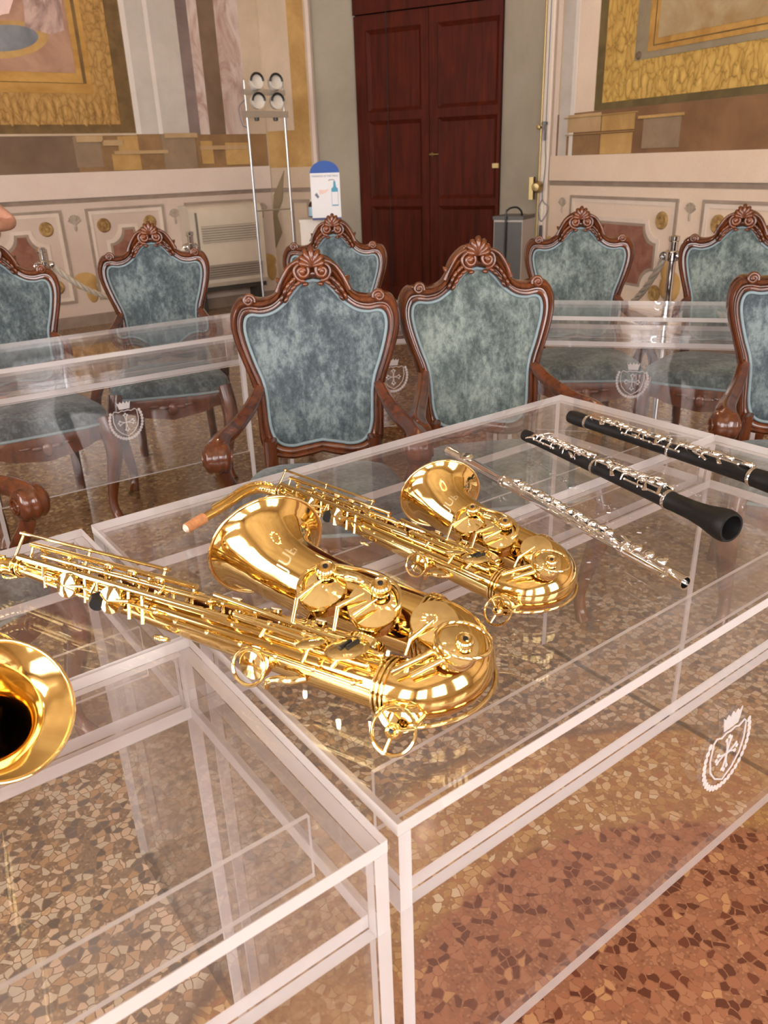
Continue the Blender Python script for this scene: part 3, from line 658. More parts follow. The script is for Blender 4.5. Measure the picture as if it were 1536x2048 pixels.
m = MB(); h = (2.27,1.252); m.obox(P + d * (h[0] + 0.01) + n * 0.05 + UPZ * h[1], d * 0.03, n * 0.012, UPZ * 0.02); m.build('strike_plate', 'oldbrass', door, 0, O)

# ---------------------------------------------------------------- background furniture
# fan-coil heater against the left wall
hx0 = (2.9426,7,0.6925)[0]; hx1 = (3.719,7,0.7752)[0]; hz1 = (3.348,7,0.9913)[2]; hz0 = (3.199,7,0.2382)[2]
t = thing('convector_heater', 'cream wall convector heater with slatted grilles, left wall', 'heater', ((hx0 + hx1) / 2, 7.08, hz0))
O = t.location.copy(); W2 = (hx1 - hx0) / 2; H = hz1 - hz0
m = MB(); r = 0.05
prof = [(0.10, 0), (-0.10, 0), (-0.125, 0.04), (-0.125, H - 0.09)] + [(-0.125 + 0.09 * (1 - math.cos(a)), H - 0.09 + 0.09 * math.sin(a)) for a in [PI / 2 * k / 5 for k in range(1, 6)]] + [(0.10, H)]
m.prism([(p[0], p[1]) for p in prof], V(-W2, 0, 0), V(0, 1, 0), V(0, 0, 1), V(1, 0, 0), 2 * W2); m.build('housing', 'cream', t, 30)
for z0, n_, c in ((H * 0.55, 7, 'greygrille'), (H * 0.10, 6, 'black')):
    m = MB(); m.box((-W2 * 0.72, -0.128, z0), (W2 * 0.86, -0.124, z0 + n_ * 0.022)); m.build('grille_opening', 'greygrille' if c == 'greygrille' else 'darkmetal', t, 0)
    for k in range(n_):
        m = MB(); m.obox((W2 * 0.07, -0.132, z0 + 0.011 + k * 0.022), (W2 * 0.79, 0, 0), (0, 0.006, 0.003), (0, -0.002, 0.005)); m.build('slat', 'cream' if c == 'greygrille' else 'palemetal', t, 0)
m = MB(); m.box((-W2 * 0.86, -0.127, H * 0.08), (-W2 * 0.80, -0.1245, H * 0.92)); m.build('side_seam', 'greygrille', t, 0)
for sx in (-1, 1):
    m = MB(); m.box((sx * W2 * 0.8 - 0.03, -0.08, -hz0 ), (sx * W2 * 0.8 + 0.03, 0.08, 0.0)); m.build('foot', 'darkmetal', t, 0)
m = MB(); m.box((-W2, -0.09, -0.045), (W2, 0.09, -0.005)); m.build('base_rail', 'darkmetal', t, 0)

# lamp stand with four round spotlights
Yl = 6.25
b0 = (3.2602,6.25,0.3558); a0 = (3.2702,6.25,1.7099); b1 = (3.6542,6.25,0.6757); a1 = (3.6312,6.25,1.7267)
xa, xb = (a0[0] + (3.2699,6.25,0.9177)[0]) / 2, (a1[0] + (3.6482,6.25,1.0235)[0]) / 2
zt = (a0[2] + a1[2]) / 2
t = thing('lamp_stand', 'tall slim twin-pole stand carrying four round spotlights', 'lamp stand', ((xa + xb) / 2, Yl, 0))
O = t.location.copy(); hw = (xb - xa) / 2
for s in (-1, 1):
    m = MB(); m.tube([V(s * hw, 0, 0.03), V(s * hw, 0, zt)], 0.011, 10); m.build('pole', 'alu', t)
    m = MB(); m.tube([V(s * hw, 0, zt), V(s * hw, 0, zt + 0.26)], 0.008, 10); m.build('lamp_post', 'alu', t)
m = MB(); m.box((-hw - 0.3, -0.22, 0), (hw + 0.3, 0.22, 0.03)); m.build('base_plate', 'alu', t, 0)
m = MB(); m.box((-hw - 0.03, -0.02, zt - 0.02), (hw + 0.03, 0.02, zt + 0.03)); m.build('crossbar', 'alu', t, 0)
m = MB(); m.box((-hw - 0.015, -0.015, zt + 0.15), (hw + 0.015, 0.015, zt + 0.195)); m.build('crossbar', 'alu', t, 0)
for z in (0.95,):
    m = MB(); m.tube([V(-hw, 0, z), V(hw, 0, z)], 0.006, 8); m.build('spacer_rod', 'alu', t)
for s in (-1, 1):
    for zz, tilt in ((zt + 0.10, 0.1), (zt + 0.24, 0.35)):
        c = V(s * hw * 0.5, -0.03, zz); dd = V(0, -math.cos(tilt), math.sin(tilt))
        m = MB(); m.lathe([(0.0001, -0.06), (0.03, -0.058), (0.058, -0.02), (0.062, 0.03), (0.056, 0.032), (0.05, 0.02), (0.0001, 0.012)], c, dd, 20); sp_ = m.build('spotlight', 'white', t, 40)
        m = MB(); x = V(1, 0, 0); y = dd.cross(x)
        m.tube([c + dd * 0.035 + x * (0.058 * math.cos(a)) + V(0, 0, 1) * (0.058 * math.sin(a)) for a in [PI * k / 12 for k in range(13)]], 0.010, 8); m.build('hood', 'black', sp_)
    m = MB(); m.lathe([(0.0001, -0.03), (0.02, -0.025), (0.022, 0.0), (0.0001, 0.0)], V(s * hw * 0.5, 0, zt - 0.02), V(0, 0, 1), 12); m.build('clamp_knob', 'darkmetal', t)
m = MB(); m.tube(catmull([V(-hw, 0, zt + .12), V(-hw - 0.07, 0, zt + 0.05), V(-hw - 0.05, 0, zt - 0.08), V(-hw, 0, zt - 0.14), V(-hw, -0.015, zt - 0.6), V(-hw, -0.015, 0.05)], 6), 0.004, 6); m.build('cable', 'inkgrey', t)

# sanitizer pedestal, bottle and sign
pc = (3.3096,5.285,0.92)
t = thing('pedestal', 'plain white box pedestal left of the wooden door', 'pedestal', (pc[0], pc[1], 0), -0.6)
m = MB(); m.box((-0.14, -0.14, 0.0), (0.14, 0.14, 0.90)); m.build('box_body', 'white', t, 0)
m = MB(); m.box((-0.145, -0.145, 0.90), (0.145, 0.145, 0.92)); m.build('top_plate', 'white', t, 0)
sc_ = (3.2168,5.0038,0.92)
t = thing('sanitizer_sign', 'white hand hygiene sign card with rounded blue top', 'sign', (sc_[0] + 0.01, sc_[1] + 0.02, 0.92), -0.62)
hw, hh = 0.112, 0.335
m = MB(); m.prism([(-hw, 0), (hw, 0), (hw, hh), (-hw, hh)], (0, 0, 0), (1, 0, 0), (0, 0, 1), (0, 1, 0), 0.006); m.build('card', 'paper', t, 0)
arc = [(hw * math.cos(a), hh + 0.085 * math.sin(a)) for a in [PI * k / 16 for k in range(17)]]
m = MB(); m.prism(arc, (0, 0, 0), (1, 0, 0), (0, 0, 1), (0, 1, 0), 0.006); m.build('blue_top', 'blue', t, 0)
m = MB(); m.box((-hw, -0.002, 0.0), (hw, 0.0, 0.016)); m.build('base_strip', 'navy', t, 0)
fc = bpy.data.curves.new('lettering', 'FONT'); fc.body = 'IGIENIZZA LE TUE MANI'; fc.size = 0.0185; fc.align_x = 'CENTER'
lo = bpy.data.objects.new('lettering', fc); COL.objects.link(lo); lo.parent = t; lo.location = (0, -0.0015, hh - 0.028); lo.rotation_euler = (PI / 2, 0, 0); fc.materials.append(M['inkgrey'])
dg = bpy.context.evaluated_depsgraph_get(); lme = bpy.data.meshes.new_from_object(lo.evaluated_get(dg)); lm_ = bpy.data.objects.new('lettering', lme); COL.objects.link(lm_); lm_.parent = t; lm_.location = lo.location; lm_.rotation_euler = lo.rotation_euler; bpy.data.objects.remove(lo); lm_.name = 'lettering'
m = MB()
for a, b in (((0.045, 0.105), (0.095, 0.20)),): m.box((a[0], -0.0015, a[1]), (b[0], 0, b[1]))
m.build('bottle_print_label', 'paper', t, 0)
m = MB(); m.prism([(0.045, 0.20), (0.095, 0.20), (0.095, 0.222), (0.082, 0.236), (0.078, 0.275), (0.064, 0.275), (0.060, 0.236), (0.045, 0.222)], (0, 0, 0), (1, 0, 0), (0, 0, 1), (0, -1, 0), 0.0018)
m.box((0.045, -0.0018, 0.10), (0.095, 0, 0.108)); m.box((0.045, -0.0018, 0.108), (0.047, 0, 0.20)); m.box((0.093, -0.0018, 0.108), (0.095, 0, 0.20)); m.build('bottle_print', 'teal', t, 0)
m = MB(); m.tube([V(0.071, -0.001, 0.275), V(0.068, -0.001, 0.285), V(0.04, -0.001, 0.287), V(0.026, -0.001, 0.28)], 0.0025, 6); m.build('pump_print', 'inkgrey', t)
m = MB(); m.prism([(-0.05, 0.185), (-0.005, 0.19), (0.025, 0.215), (0.02, 0.222), (-0.005, 0.214), (-0.05, 0.218)], (0, 0, 0), (1, 0, 0), (0, 0, 1), (0, -1, 0), 0.0015); m.build('hand_print', 'palepink', t, 0)
m = MB(); m.prism([(-0.085, 0.182), (-0.07, 0.198), (-0.05, 0.168), (-0.062, 0.155)], (0, 0, 0), (1, 0, 0), (0, 0, 1), (0, -1, 0), 0.0015); m.build('cuff_print', 'inkgrey', t, 0)
bc_ = (3.3516,5.4498,0.92)
t = thing('pump_bottle', 'small dark pump bottle with light blue label on the white pedestal', 'bottle', (bc_[0] + 0.005, bc_[1] - 0.01, 0.92))
m = MB(); m.lathe([(0.0001, 0), (0.027, 0), (0.029, 0.006), (0.029, 0.085), (0.024, 0.10), (0.011, 0.115), (0.011, 0.122), (0.0001, 0.122)], (0, 0, 0), (0, 0, 1), 20); m.build('bottle_body', 'amber', t)
m = MB(); m.lathe([(0.0297, 0.008), (0.0297, 0.078)], (0, 0, 0), (0, 0, 1), 20); m.build('bottle_label', 'lightblue', t)
m = MB(); m.lathe([(0.0001, 0.145), (0.006, 0.145), (0.006, 0.135), (0.014, 0.135), (0.014, 0.119), (0.0001, 0.119)], (0, 0, 0), (0, 0, 1), 14); m.tube([V(0, 0, 0.145), V(0, 0, 0.165), V(0.0, -0.01, 0.168), V(0, -0.035, 0.163)], [0.004, 0.004, 0.006, 0.004], 8); m.build('pump_head', 'white', t)

# dark metal cabinet right of the door
kc0 = (4.0524,4.0324,0.93); kc1 = (4.1481,3.8312,0.93); kc2 = (4.2162,3.8067,0.93)
kd = (V(kc1) - V(kc0)); kl = kd.length; kd.normalize(); kn = V(kd.y, -kd.x, 0)
t = thing('metal_cabinet', 'dark grey metal cabinet standing right of the wooden door', 'cabinet', (kc0[0], kc0[1], 0), math.atan2(kd.y, kd.x))
m = MB(); m.box((0, 0, 0.0), (kl, 0.26, 0.90)); m.build('cabinet_body', 'palemetal', t, 0)
m = MB(); m.box((0.006, -0.006, 0.02), (kl - 0.006, 0.0, 0.885)); m.build('front_door', 'darkmetal', t, 0)
m = MB(); m.box((-0.006, -0.01, 0.90), (kl + 0.006, 0.27, 0.925)); m.build('cabinet_top', 'darkmetal', t, 0)
m = MB(); m.tube(catmull([V(kl * 0.85, 0.08, 0.925), V(kl * 0.85, 0.05, 0.96), V(kl * 0.7, 0.03, 0.985), V(kl * 0.5, -0.01, 0.97), V(kl * 0.45, -0.02, 0.91), V(kl * 0.44, -0.018, 0.5), V(kl * 0.46, -0.02, 0.1)], 8), 0.007, 8); m.build('cable', 'black', t)

# brass bolt rod with fitting and conduit on the doorway edge
bo = wpt('door', OP1 - 0.005, 0, 0.05)
t = thing('brass_bolt_rod', 'tall aged brass bolt rod with round fitting beside the doorway', 'bolt rod', tuple(bo))
for (dx, r0, mt, nm, z0, z1) in ((0, 0.009, 'oldbrass', 'rod', 0.02, 4.2),):
    m = MB(); m.tube([V(0, 0, z0), V(0, 0, z1)], r0, 10); m.build(nm, mt, t)
dn = WALLS['door'][1]; nn = WALLS['door'][2]
zf = (2.742,1.069)[1]
m = MB(); m.obox(nn * 0.02 - dn * 0.05 + UPZ * zf, dn * 0.018, nn * 0.03, UPZ * 0.09); m.build('fitting_box', 'oldbrass', t, 0)
m = MB(); m.lathe([(0.0001, 0.06), (0.03, 0.055), (0.045, 0.02), (0.05, 0.0), (0.0001, 0.0)], nn * 0.03 + UPZ * (zf + 0.01), nn, 18); m.build('fitting_knob', 'oldbrass', t)
m = MB(); m.lathe([(0.0001, 0.07), (0.016, 0.065), (0.02, 0.04), (0.012, 0.0)], nn * 0.02 + UPZ * (zf + 0.47), nn, 14); m.build('guide', 'oldbrass', t)
ct = thing('wall_conduit', 'pale cable conduit with black switch running up the doorway edge', 'conduit', tuple(wpt('door', OP1 + 0.035, 0, 0.037)))
m = MB(); m.obox(UPZ * 2.1, dn * 0.012, nn * 0.008, UPZ * 2.08); m.build('trunking', 'cream', ct, 0)
m = MB(); m.obox(nn * 0.03 + UPZ * (zf + 0.5), dn * 0.012, nn * 0.03, UPZ * 0.012); m.obox(nn * 0.025 + UPZ * (zf + 0.44), dn * 0.008, nn * 0.01, UPZ * 0.07); m.build('switch', 'black', ct, 0)
m = MB(); m.tube(catmull([nn * 0.012 + UPZ * 3.9, nn * 0.012 + UPZ * (zf + 0.6), nn * 0.014 + dn * 0.012 + UPZ * (zf + 0.2), nn * 0.016 + UPZ * (zf - 0.08), nn * 0.02 + dn * 0.06 + UPZ * (zf - 0.16), nn * 0.02 + UPZ * (zf - 0.27), nn * 0.02 - dn * 0.03 + UPZ * (zf - 0.17), nn * 0.02 + UPZ * (zf - 0.09)], 8), 0.004, 6); m.build('cable', 'inkgrey', ct)
m = MB(); m.tube([nn * 0.02 + UPZ * (zf - 0.3), nn * 0.02 + UPZ * (zf - 0.5)], [0.012, 0.02], 10); m.build('plug', 'black', ct)

# rope barrier
def rope(a, b, sag, label, grp):
    a, b = V(a), V(b); N = 44; o = MB(); L = (b - a).length; ctr = [lerp(a, b, i / N) - UPZ * (sag * 4 * (i / N) * (1 - i / N)) for i in range(N + 1)]
    base = V(a.x, a.y, a.z)
    r = bpy.data.objects.new('barrier_rope', None); COL.objects.link(r); r.location = base; tag(r, label, 'rope', grp)
    F = frames(ctr)
    for s in range(3):
        m = MB(); m.tube([p - base + x * (0.009 * math.cos(i * 1.15 + s * 2.094)) + y * (0.009 * math.sin(i * 1.15 + s * 2.094)) for i, (p, (T, x, y)) in enumerate(zip(ctr, F))], 0.0095, 6); m.build('strand', 'rope', r, 60)
    for e in (ctr[0], ctr[-1]):
        m = MB(); m.ball(e - base, 0.02, 10, 8); m.build('end_hook', 'chrome', r)
    return r
def stanchion(p, label):
    t = thing('barrier_post', label, 'barrier post', (p[0], p[1], 0), 0, 'rope barrier posts')
    m = MB(); m.lathe([(0.0001, 0.0), (0.15, 0.0), (0.15, 0.012), (0.06, 0.03), (0.0001, 0.035)], (0, 0, 0), (0, 0, 1), 28); m.build('base', 'chrome', t)
    m = MB(); m.tube([V(0, 0, 0.03), V(0, 0, 0.90)], 0.019, 16); m.build('post', 'chrome', t)
    m = MB(); m.lathe([(0.02, 0.84), (0.034, 0.845), (0.034, 0.885), (0.021, 0.89), (0.021, 0.93), (0.025, 0.935), (0.025, 0.955), (0.0001, 0.96)], (0, 0, 0), (0, 0, 1), 18); m.build('collar', 'chrome', t)
    for k in range(4):
        m = MB(); a = k * PI / 2 + 0.4; c = V(math.cos(a) * 0.042, math.sin(a) * 0.042, 0.865); m.ring(c, V(-math.sin(a), math.cos(a), 0), 0.016, 0.004, 14, 6); m.build('hook_eye', 'chrome', t)
    return t
s1 = (0.8594,4.2159,0.96); s2 = (1.8377,4.4835,0.96); s3 = (3.1473,1.8855,0.96); s0 = (0.2391,4.0687,0.96); s4 = (s3[0] + 0.42, s3[1] + 0.95)
stanchion(s1, 'chrome rope barrier post behind the leftmost armchair')
stanchion(s2, 'chrome rope barrier post beside the cream wall heater')
stanchion(s3, 'chrome rope barrier post between two armchairs by the right wall')
stanchion(s4, 'chrome rope barrier post hidden behind the far armchair left of the other right-wall post')
rz = 0.865
rope((s1[0] + .04, s1[1], rz), (s2[0] - .04, s2[1], rz), 0.24, 'white twisted rope hanging behind the two left armchairs', 'barrier ropes')
rope((s3[0], s3[1] - .04, rz), (s3[0] - 0.5, s3[1] - 1.4, rz), 0.30, 'white twisted rope hanging from the right-hand post behind the rightmost far armchair', 'barrier ropes')
rope((s3[0], s3[1] + .04, rz), (s4[0], s4[1] - .04, rz), 0.32, 'white twisted rope hanging between the two posts by the right wall', 'barrier ropes')

# chandeliers above the hall (outside the frame, they light it)
def chandelier(p, label):
    t = thing('chandelier', label, 'chandelier', p, 0, 'hanging chandeliers')
    m = MB(); m.tube([V(0, 0, 0), V(0, 0, CEIL - p[2])], 0.012, 8); m.build('stem', 'oldbrass', t)
    m = MB(); m.lathe([(0.0001, -0.2), (0.05, -0.16), (0.07, -0.05), (0.03, 0.06), (0.0001, 0.1)], (0, 0, 0), (0, 0, 1), 16); m.build('hub', 'oldbrass', t)
    for k in range(12):
        a = 2 * PI * k / 12; c, s = math.cos(a), math.sin(a)
        m = MB(); m.tube(catmull([V(0, 0, -0.05), V(c * 0.2, s * 0.2, -0.16), V(c * 0.4, s * 0.4, -0.10), V(c * 0.45, s * 0.45, 0.0)], 5), 0.008, 6); ar = m.build('arm', 'oldbrass', t)
        m = MB(); m.lathe([(0.0001, 0), (0.012, 0), (0.012, 0.07), (0.0001, 0.07)], (c * 0.45, s * 0.45, 0), (0, 0, 1), 8); m.build('candle', 'white', ar)
        m = MB(); m.ball((c * 0.45, s * 0.45, 0.095), (0.016, 0.016, 0.026), 8, 6); m.build('bulb', 'bulb', ar)
    return t
chandelier((0.3, 0.2, 3.3), 'brass chandelier hanging over the acrylic desks')
chandelier((2.4, 3.6, 3.5), 'brass chandelier hanging in front of the wooden door')

# ---------------------------------------------------------------- acrylic desks
def crest_mesh():
    m = MB(); Y = -0.0012; cz = 0.52
    def q(x, z): return V(x, Y, cz + z)
    sh = [(-0.042, 0.030), (-0.036, 0.036), (-0.022, 0.031), (-0.012, 0.035), (0, 0.033), (0.012, 0.035), (0.022, 0.031), (0.036, 0.036), (0.042, 0.030)]
    low = [(0.044, 0.0), (0.038, -0.025), (0.022, -0.045), (0.0, -0.058), (-0.022, -0.045), (-0.038, -0.025), (-0.044, 0.0)]
    m.tube([q(*p) for p in sh + low], (0.0016, 0.0012), 6, False, 0, None, None, True)
    for k in range(25):
        a = math.radians(-160 + 320 * 0.5 - 250 / 2 + 250 * k / 24) ; b = math.radians(-90 - 118 + 236 * k / 24)
        x, z = 0.057 * math.cos(b), 0.066 * math.sin(b) - 0.002
        m.ball(q(x, z), (0.0052, 0.0012, 0.0058), 8, 6)
    m.prism([(-0.018, 0.040), (0.018, 0.040), (0.024, 0.066), (0.017, 0.060), (0.012, 0.067), (0.006, 0.060), (0, 0.068), (-0.006, 0.060), (-0.012, 0.067), (-0.017, 0.060), (-0.024, 0.066)], V(0, 0, cz), (1, 0, 0), (0, 0, 1), (0, -1, 0), 0.0015)
    for a in range(4):
        c, s = math.cos(a * PI / 2), math.sin(a * PI / 2)
        def r_(x, z): return q(x * c - z * s, (x * s + z * c) * 1.15 - 0.008)
        for dx in (-0.005, 0.005): m.tube([r_(0, 0), r_(dx * 0.2, 0.010), r_(dx, 0.022)], 0.0014, 5)
        for p in ((-0.006, 0.023), (0, 0.027), (0.006, 0.023)): m.ball(r_(*p), (0.0036, 0.0012, 0.0036), 8, 5)
    return m
def plate(pts, z0, z1):
    m = MB(); m.prism(pts, (0, 0, z0), (1, 0, 0), (0, 1, 0), (0, 0, 1), z1 - z0, 0, 1); return m
def vpanel(p0, p1, z0, z1, th):
    m = MB(); p0, p1 = V(p0[0], p0[1], 0), V(p1[0], p1[1], 0); d = (p1 - p0); L = d.length; d.normalize(); n = V(-d.y, d.x, 0)
    m.prism([(0, z0), (L, z0), (L, z1), (0, z1)], p0 - n * (th / 2), d, UPZ, n, th, 0, 1); return m
AC = ['acrylic', 'edge']
def side_leg(p0, p1, th=0.016):
    return vpanel(p0, p1, 0.0, 0.643, th)
def desk(label, loc, rz, w=0.603, wb=None, dep=0.434, crest=True, modesty=True, grp='clear acrylic council desks'):
    wb = wb or w
    t = thing('acrylic_desk', label, 'desk', loc, rz, grp)
    plate([(-w, 0), (w, 0), (wb, dep), (-wb, dep)], 0.745, 0.76).build('desk_top', AC, t, 0)
    g = 0.0165
    plate([(-w + g, 0.014), (w - g, 0.014), (wb - g, dep - 0.013), (-wb + g, dep - 0.013)], 0.645, 0.663).build('shelf', AC, t, 0)
    z0, z1 = 0.6435, 0.7445
    vpanel((-w + g, 0.007), (w - g, 0.007), z0, z1, 0.012).build('front_apron', AC, t, 0)
    vpanel((-wb + g, dep - 0.0065), (wb - g, dep - 0.0065), z0, z1, 0.012).build('back_apron', AC, t, 0)
    for s in (-1, 1):
        vpanel((s * (w - 0.008), 0.0), (s * (wb - 0.008), dep), z0, z1, 0.015).build('side_apron', AC, t, 0)
        side_leg((s * (w - 0.008), 0.0), (s * (wb - 0.008), dep)).build('side_leg', AC, t, 0)
    vpanel((-w + 2 * g, 0.085), (w - 2 * g, 0.085), 0.6635, z1, 0.005).build('shelf_divider', AC, t, 0)
    if modesty:
        mp = vpanel((-w + g, 0.008), (w - g, 0.008), 0.30, 0.643, 0.010).build('modesty_panel', AC, t, 0)
        if crest: crest_mesh().build('etched_crest', 'etch', mp, 50)['label'] = 'frosted coat of arms with crown, cross shield and laurel'
    return t
desk('clear acrylic desk nearest the camera, carrying saxophone, flute and oboe ends', (0.607, 0.0, 0), 0, 0.607)
desk('clear acrylic desk directly in front of the two nearest armchairs', (0.607, 0.438, 0), 0, 0.607, crest=False, modesty=False)
desk('clear acrylic desk at the lower left corner, beside the nearest desk', (-0.625, -0.008, 0), 0, 0.607)
desk('clear acrylic desk at left edge, under the neck end of the large saxophone', (-0.625, 0.434, 0), 0, 0.607, crest=False, modesty=False)
desk('clear acrylic desk in front of the two far left armchairs, crest on its panel', (0.53, 2.245, 0), math.radians(-3), 0.47, 0.66, 0.43)
desk('clear acrylic desk half hidden behind the nearest left armchair', (1.60, 2.09, 0), math.radians(-27), 0.45, 0.53, 0.37)
desk('clear acrylic desk in front of the two far right armchairs, crest on its panel', (2.222, 1.382, 0), math.radians(-51.4), 0.47, 0.55, 0.37)

# ---------------------------------------------------------------- armchairs
LEAN = 0.16
def make_chair():
    t = thing('armchair', '', 'armchair')
    def zc(p): return ((p[0] - 758) * 0.000434, 1.115 - (p[1] - 105) * 0.000434)
    I = [(758, 332), (830, 350), (890, 400), (945, 462), (1000, 508), (1060, 540), (1130, 552), (1195, 545), (1235, 560), (1253, 605), (1252, 670), (1232, 760), (1195, 880), (1155, 990), (1138, 1090), (1132, 1200), (1125, 1310), (1100, 1395), (1050, 1445), (970, 1460), (880, 1445), (758, 1425)]
    Oo = [(758, 165), (850, 195), (920, 250), (962, 312), (985, 378), (1040, 430), (1120, 447), (1200, 436), (1275, 446), (1325, 520), (1337, 620), (1315, 740), (1272, 870), (1232, 985), (1210, 1090), (1203, 1200), (1200, 1330), (1190, 1430), (1140, 1505), (1000, 1540), (880, 1530), (758, 1500)]
    def loop(L):
        R = catmull([V(*zc(p), 0) for p in L], 5); R[0].x = 0; R[-1].x = 0
        return R + [V(-p.x, p.y, 0) for p in reversed(R[1:-1])]
    LI, LO = loop(I), loop(Oo); N = len(LI)
    def bp(x, z, f): return V(x, LEAN * (z - 0.45) - f, z)
    prof = [(0, -0.022), (0, 0.006), (0.06, 0.014), (0.18, 0.020), (0.30, 0.020), (0.36, 0.014), (0.44, 0.014), (0.52, 0.024), (0.66, 0.030), (0.80, 0.026), (0.86, 0.018), (0.92, 0.020), (1.0, 0.010), (1.0, -0.022)]
    m = MB(); K = len(prof); vs = []; fs = []
    for a, b in zip(LI, LO):
        for u, h in prof:
            p = lerp(a, b, u); vs.append(bp(p.x, p.y, h))
    for i in range(N):
        j = (i + 1) % N
        for k in range(K): fs.append((i * K + k, i * K + (k + 1) % K, j * K + (k + 1) % K, j * K + k))
    m.add(vs, fs); m.build('back_frame', 'walnut', t, 50)
    # upholstery, bulging forward
    m = MB(); cz = 0.80; rings = 12; vs = []; fs = []
    for rr in range(rings + 1):
        f = rr / rings
        for p in LI:
            x, z = p.x * f, cz + (p.y - cz) * f
            vs.append(bp(x, z, 0.006 + 0.020 * (1 - f ** 2.2)))
    for rr in range(rings):
        for i in range(N): fs.append((rr * N + i, (rr + 1) * N + i, (rr + 1) * N + (i + 1) % N, rr * N + (i + 1) % N))
    m.add(vs, fs); m.build('back_upholstery', 'velvet', t, 80)
    m = MB(); m.add([bp(p.x, p.y, -0.020) for p in LI], [tuple(range(N))]); m.build('back_lining', 'velvet', t, 0)
    m = MB(); m.tube([bp(p.x * 0.975, 0.80 + (p.y - 0.80) * 0.982, 0.010) for p in LI], 0.0052, 8, False, 0, None, None, True); m.build('piping', 'piping', t, 70)
    # carved crest
    m = MB(); c = V(0, 0, 1.052)
    for k in range(7):
        a = math.radians(-72 + 24 * k); L = 0.055 - 0.016 * abs(k - 3) / 3
        p = [bp(math.sin(a) * L * f, c.z + math.cos(a) * L * f, 0.030 + 0.010 * math.sin(f * PI)) for f in (0.05, 0.35, 0.7, 0.93, 1.0)]
        m.tube(p, [0.004, 0.0065, 0.0095, 0.009, 0.005], 8)
    m.build('crest_shell', 'walnut', t, 60)
    for s in (-1, 1):
        pts = []
        for i in range(30):
            a = math.radians(-100 + i * 22); r = 0.027 * (1 - i / 36)
            pts.append(bp(s * (0.0285 + r * math.cos(a) * 1.0), 1.040 + r * math.sin(a), 0.030 + 0.012 * i / 30))
        out = catmull([bp(s * 0.105, 0.985, 0.024), bp(s * 0.092, 1.015, 0.030), bp(s * 0.07, 1.05, 0.032), bp(s * 0.046, 1.066, 0.032), bp(s * 0.03, 1.064, 0.032)], 5)
        m = MB(); m.tube(pts, [0.0065] * 26 + [0.008, 0.0085, 0.008, 0.007], 8); m.ball(bp(s * 0.0285, 1.040, 0.040), (0.010, 0.009, 0.010), 10, 8); v = m.build('volute', 'walnut', t, 60)
        m = MB(); m.tube(out, [0.009, 0.0085, 0.008, 0.0075, 0.007, 0.0065] + [0.0065] * (len(out) - 6), 8); m.build('crest_rib', 'walnut', t, 60)
        for k, (x, z, l, an) in enumerate(((0.050, 1.022, 0.020, 35), (0.062, 1.012, 0.018, 35), (0.074, 1.000, 0.018, 30), (0.084, 0.985, 0.017, 25), (0.093, 0.968, 0.015, 20), (0.045, 1.006, 0.016, 60), (0.058, 0.995, 0.016, 50), (0.070, 0.980, 0.016, 42), (0.081, 0.963, 0.014, 36), (0.022, 1.004, 0.012, 80))):
            a = math.radians(an); ax = (V(s * math.sin(a), 0, -math.cos(a)), V(0, 1, 0), V(s * math.cos(a), 0, math.sin(a)))
            m = MB(); m.ball(bp(s * x, z, 0.027), (l * 0.85, 0.009, 0.0062), 10, 6, 0, ax); m.build('carved_leaf', 'walnut', t, 60)
        m = MB(); m.tube([bp(s * 0.092, 1.008, 0.018), bp(s * 0.101, 1.016, 0.014), bp(s * 0.107, 1.022, 0.010)], [0.012, 0.008, 0.002], 8); m.build('crest_tip', 'walnut', t, 60)
        pts = []
        for i in range(24):
            a = math.radians(200 - i * 26); r = 0.017 * (1 - i / 30)
            pts.append(bp(s * (0.190 + r * math.cos(a)), 0.965 + r * math.sin(a), 0.026 + 0.012 * i / 24))
        m = MB(); m.tube(pts, 0.0062, 8); m.ball(bp(s * 0.190, 0.965, 0.036), 0.007, 8, 6); m.build('shoulder_scroll', 'walnut', t, 60)
        # arms
        rib = [((1 + 0.07 * math.cos(5 * a)) * math.cos(a), (1 + 0.07 * math.cos(5 * a)) * math.sin(a)) for a in [2 * PI * i / 30 for i in range(30)]]
        path = catmull([V(s * 0.182, 0.035, 0.705), V(s * 0.205, -0.05, 0.672), V(s * 0.240, -0.15, 0.645), V(s * 0.264, -0.23, 0.640), V(s * 0.272, -0.285, 0.632), V(s * 0.272, -0.305, 0.618)], 6)
        rad = []
        for i in range(len(path)):
            f = i / (len(path) - 1)
            q = (0.019 + 0.006 * f, 0.018 + 0.018 * f ** 1.5)
            rad.append(q)
        m = MB(); m.tube(path, rad, 30, True, 0, (0, 0.2, 1), rib); ar = m.build('armrest', 'walnut', t, 60)
        m = MB(); m.lathe([(0.0001, -0.037), (0.026, -0.036), (0.038, -0.030), (0.043, -0.021), (0.0395, -0.013), (0.045, -0.004), (0.045, 0.004), (0.0395, 0.013), (0.043, 0.021), (0.038, 0.030), (0.026, 0.036), (0.0001, 0.037)], V(s * 0.272, -0.292, 0.607), V(1, -0.12 * s, 0), 28); m.build('arm_scroll', 'walnut', ar, 60)
        for q in (-1, 1):
            m = MB(); m.ring(V(s * 0.272 + q * 0.0365, -0.292 - 0.12 * s * q * 0.0365, 0.607), V(1, -0.12 * s, 0), 0.018, 0.004, 20, 6); m.build('scroll_ring', 'walnut', ar, 60)
        path = catmull([V(s * 0.270, -0.285, 0.600), V(s * 0.264, -0.272, 0.545), V(s * 0.252, -0.235, 0.49), V(s * 0.248, -0.21, 0.44), V(s * 0.246, -0.205, 0.40)], 5)
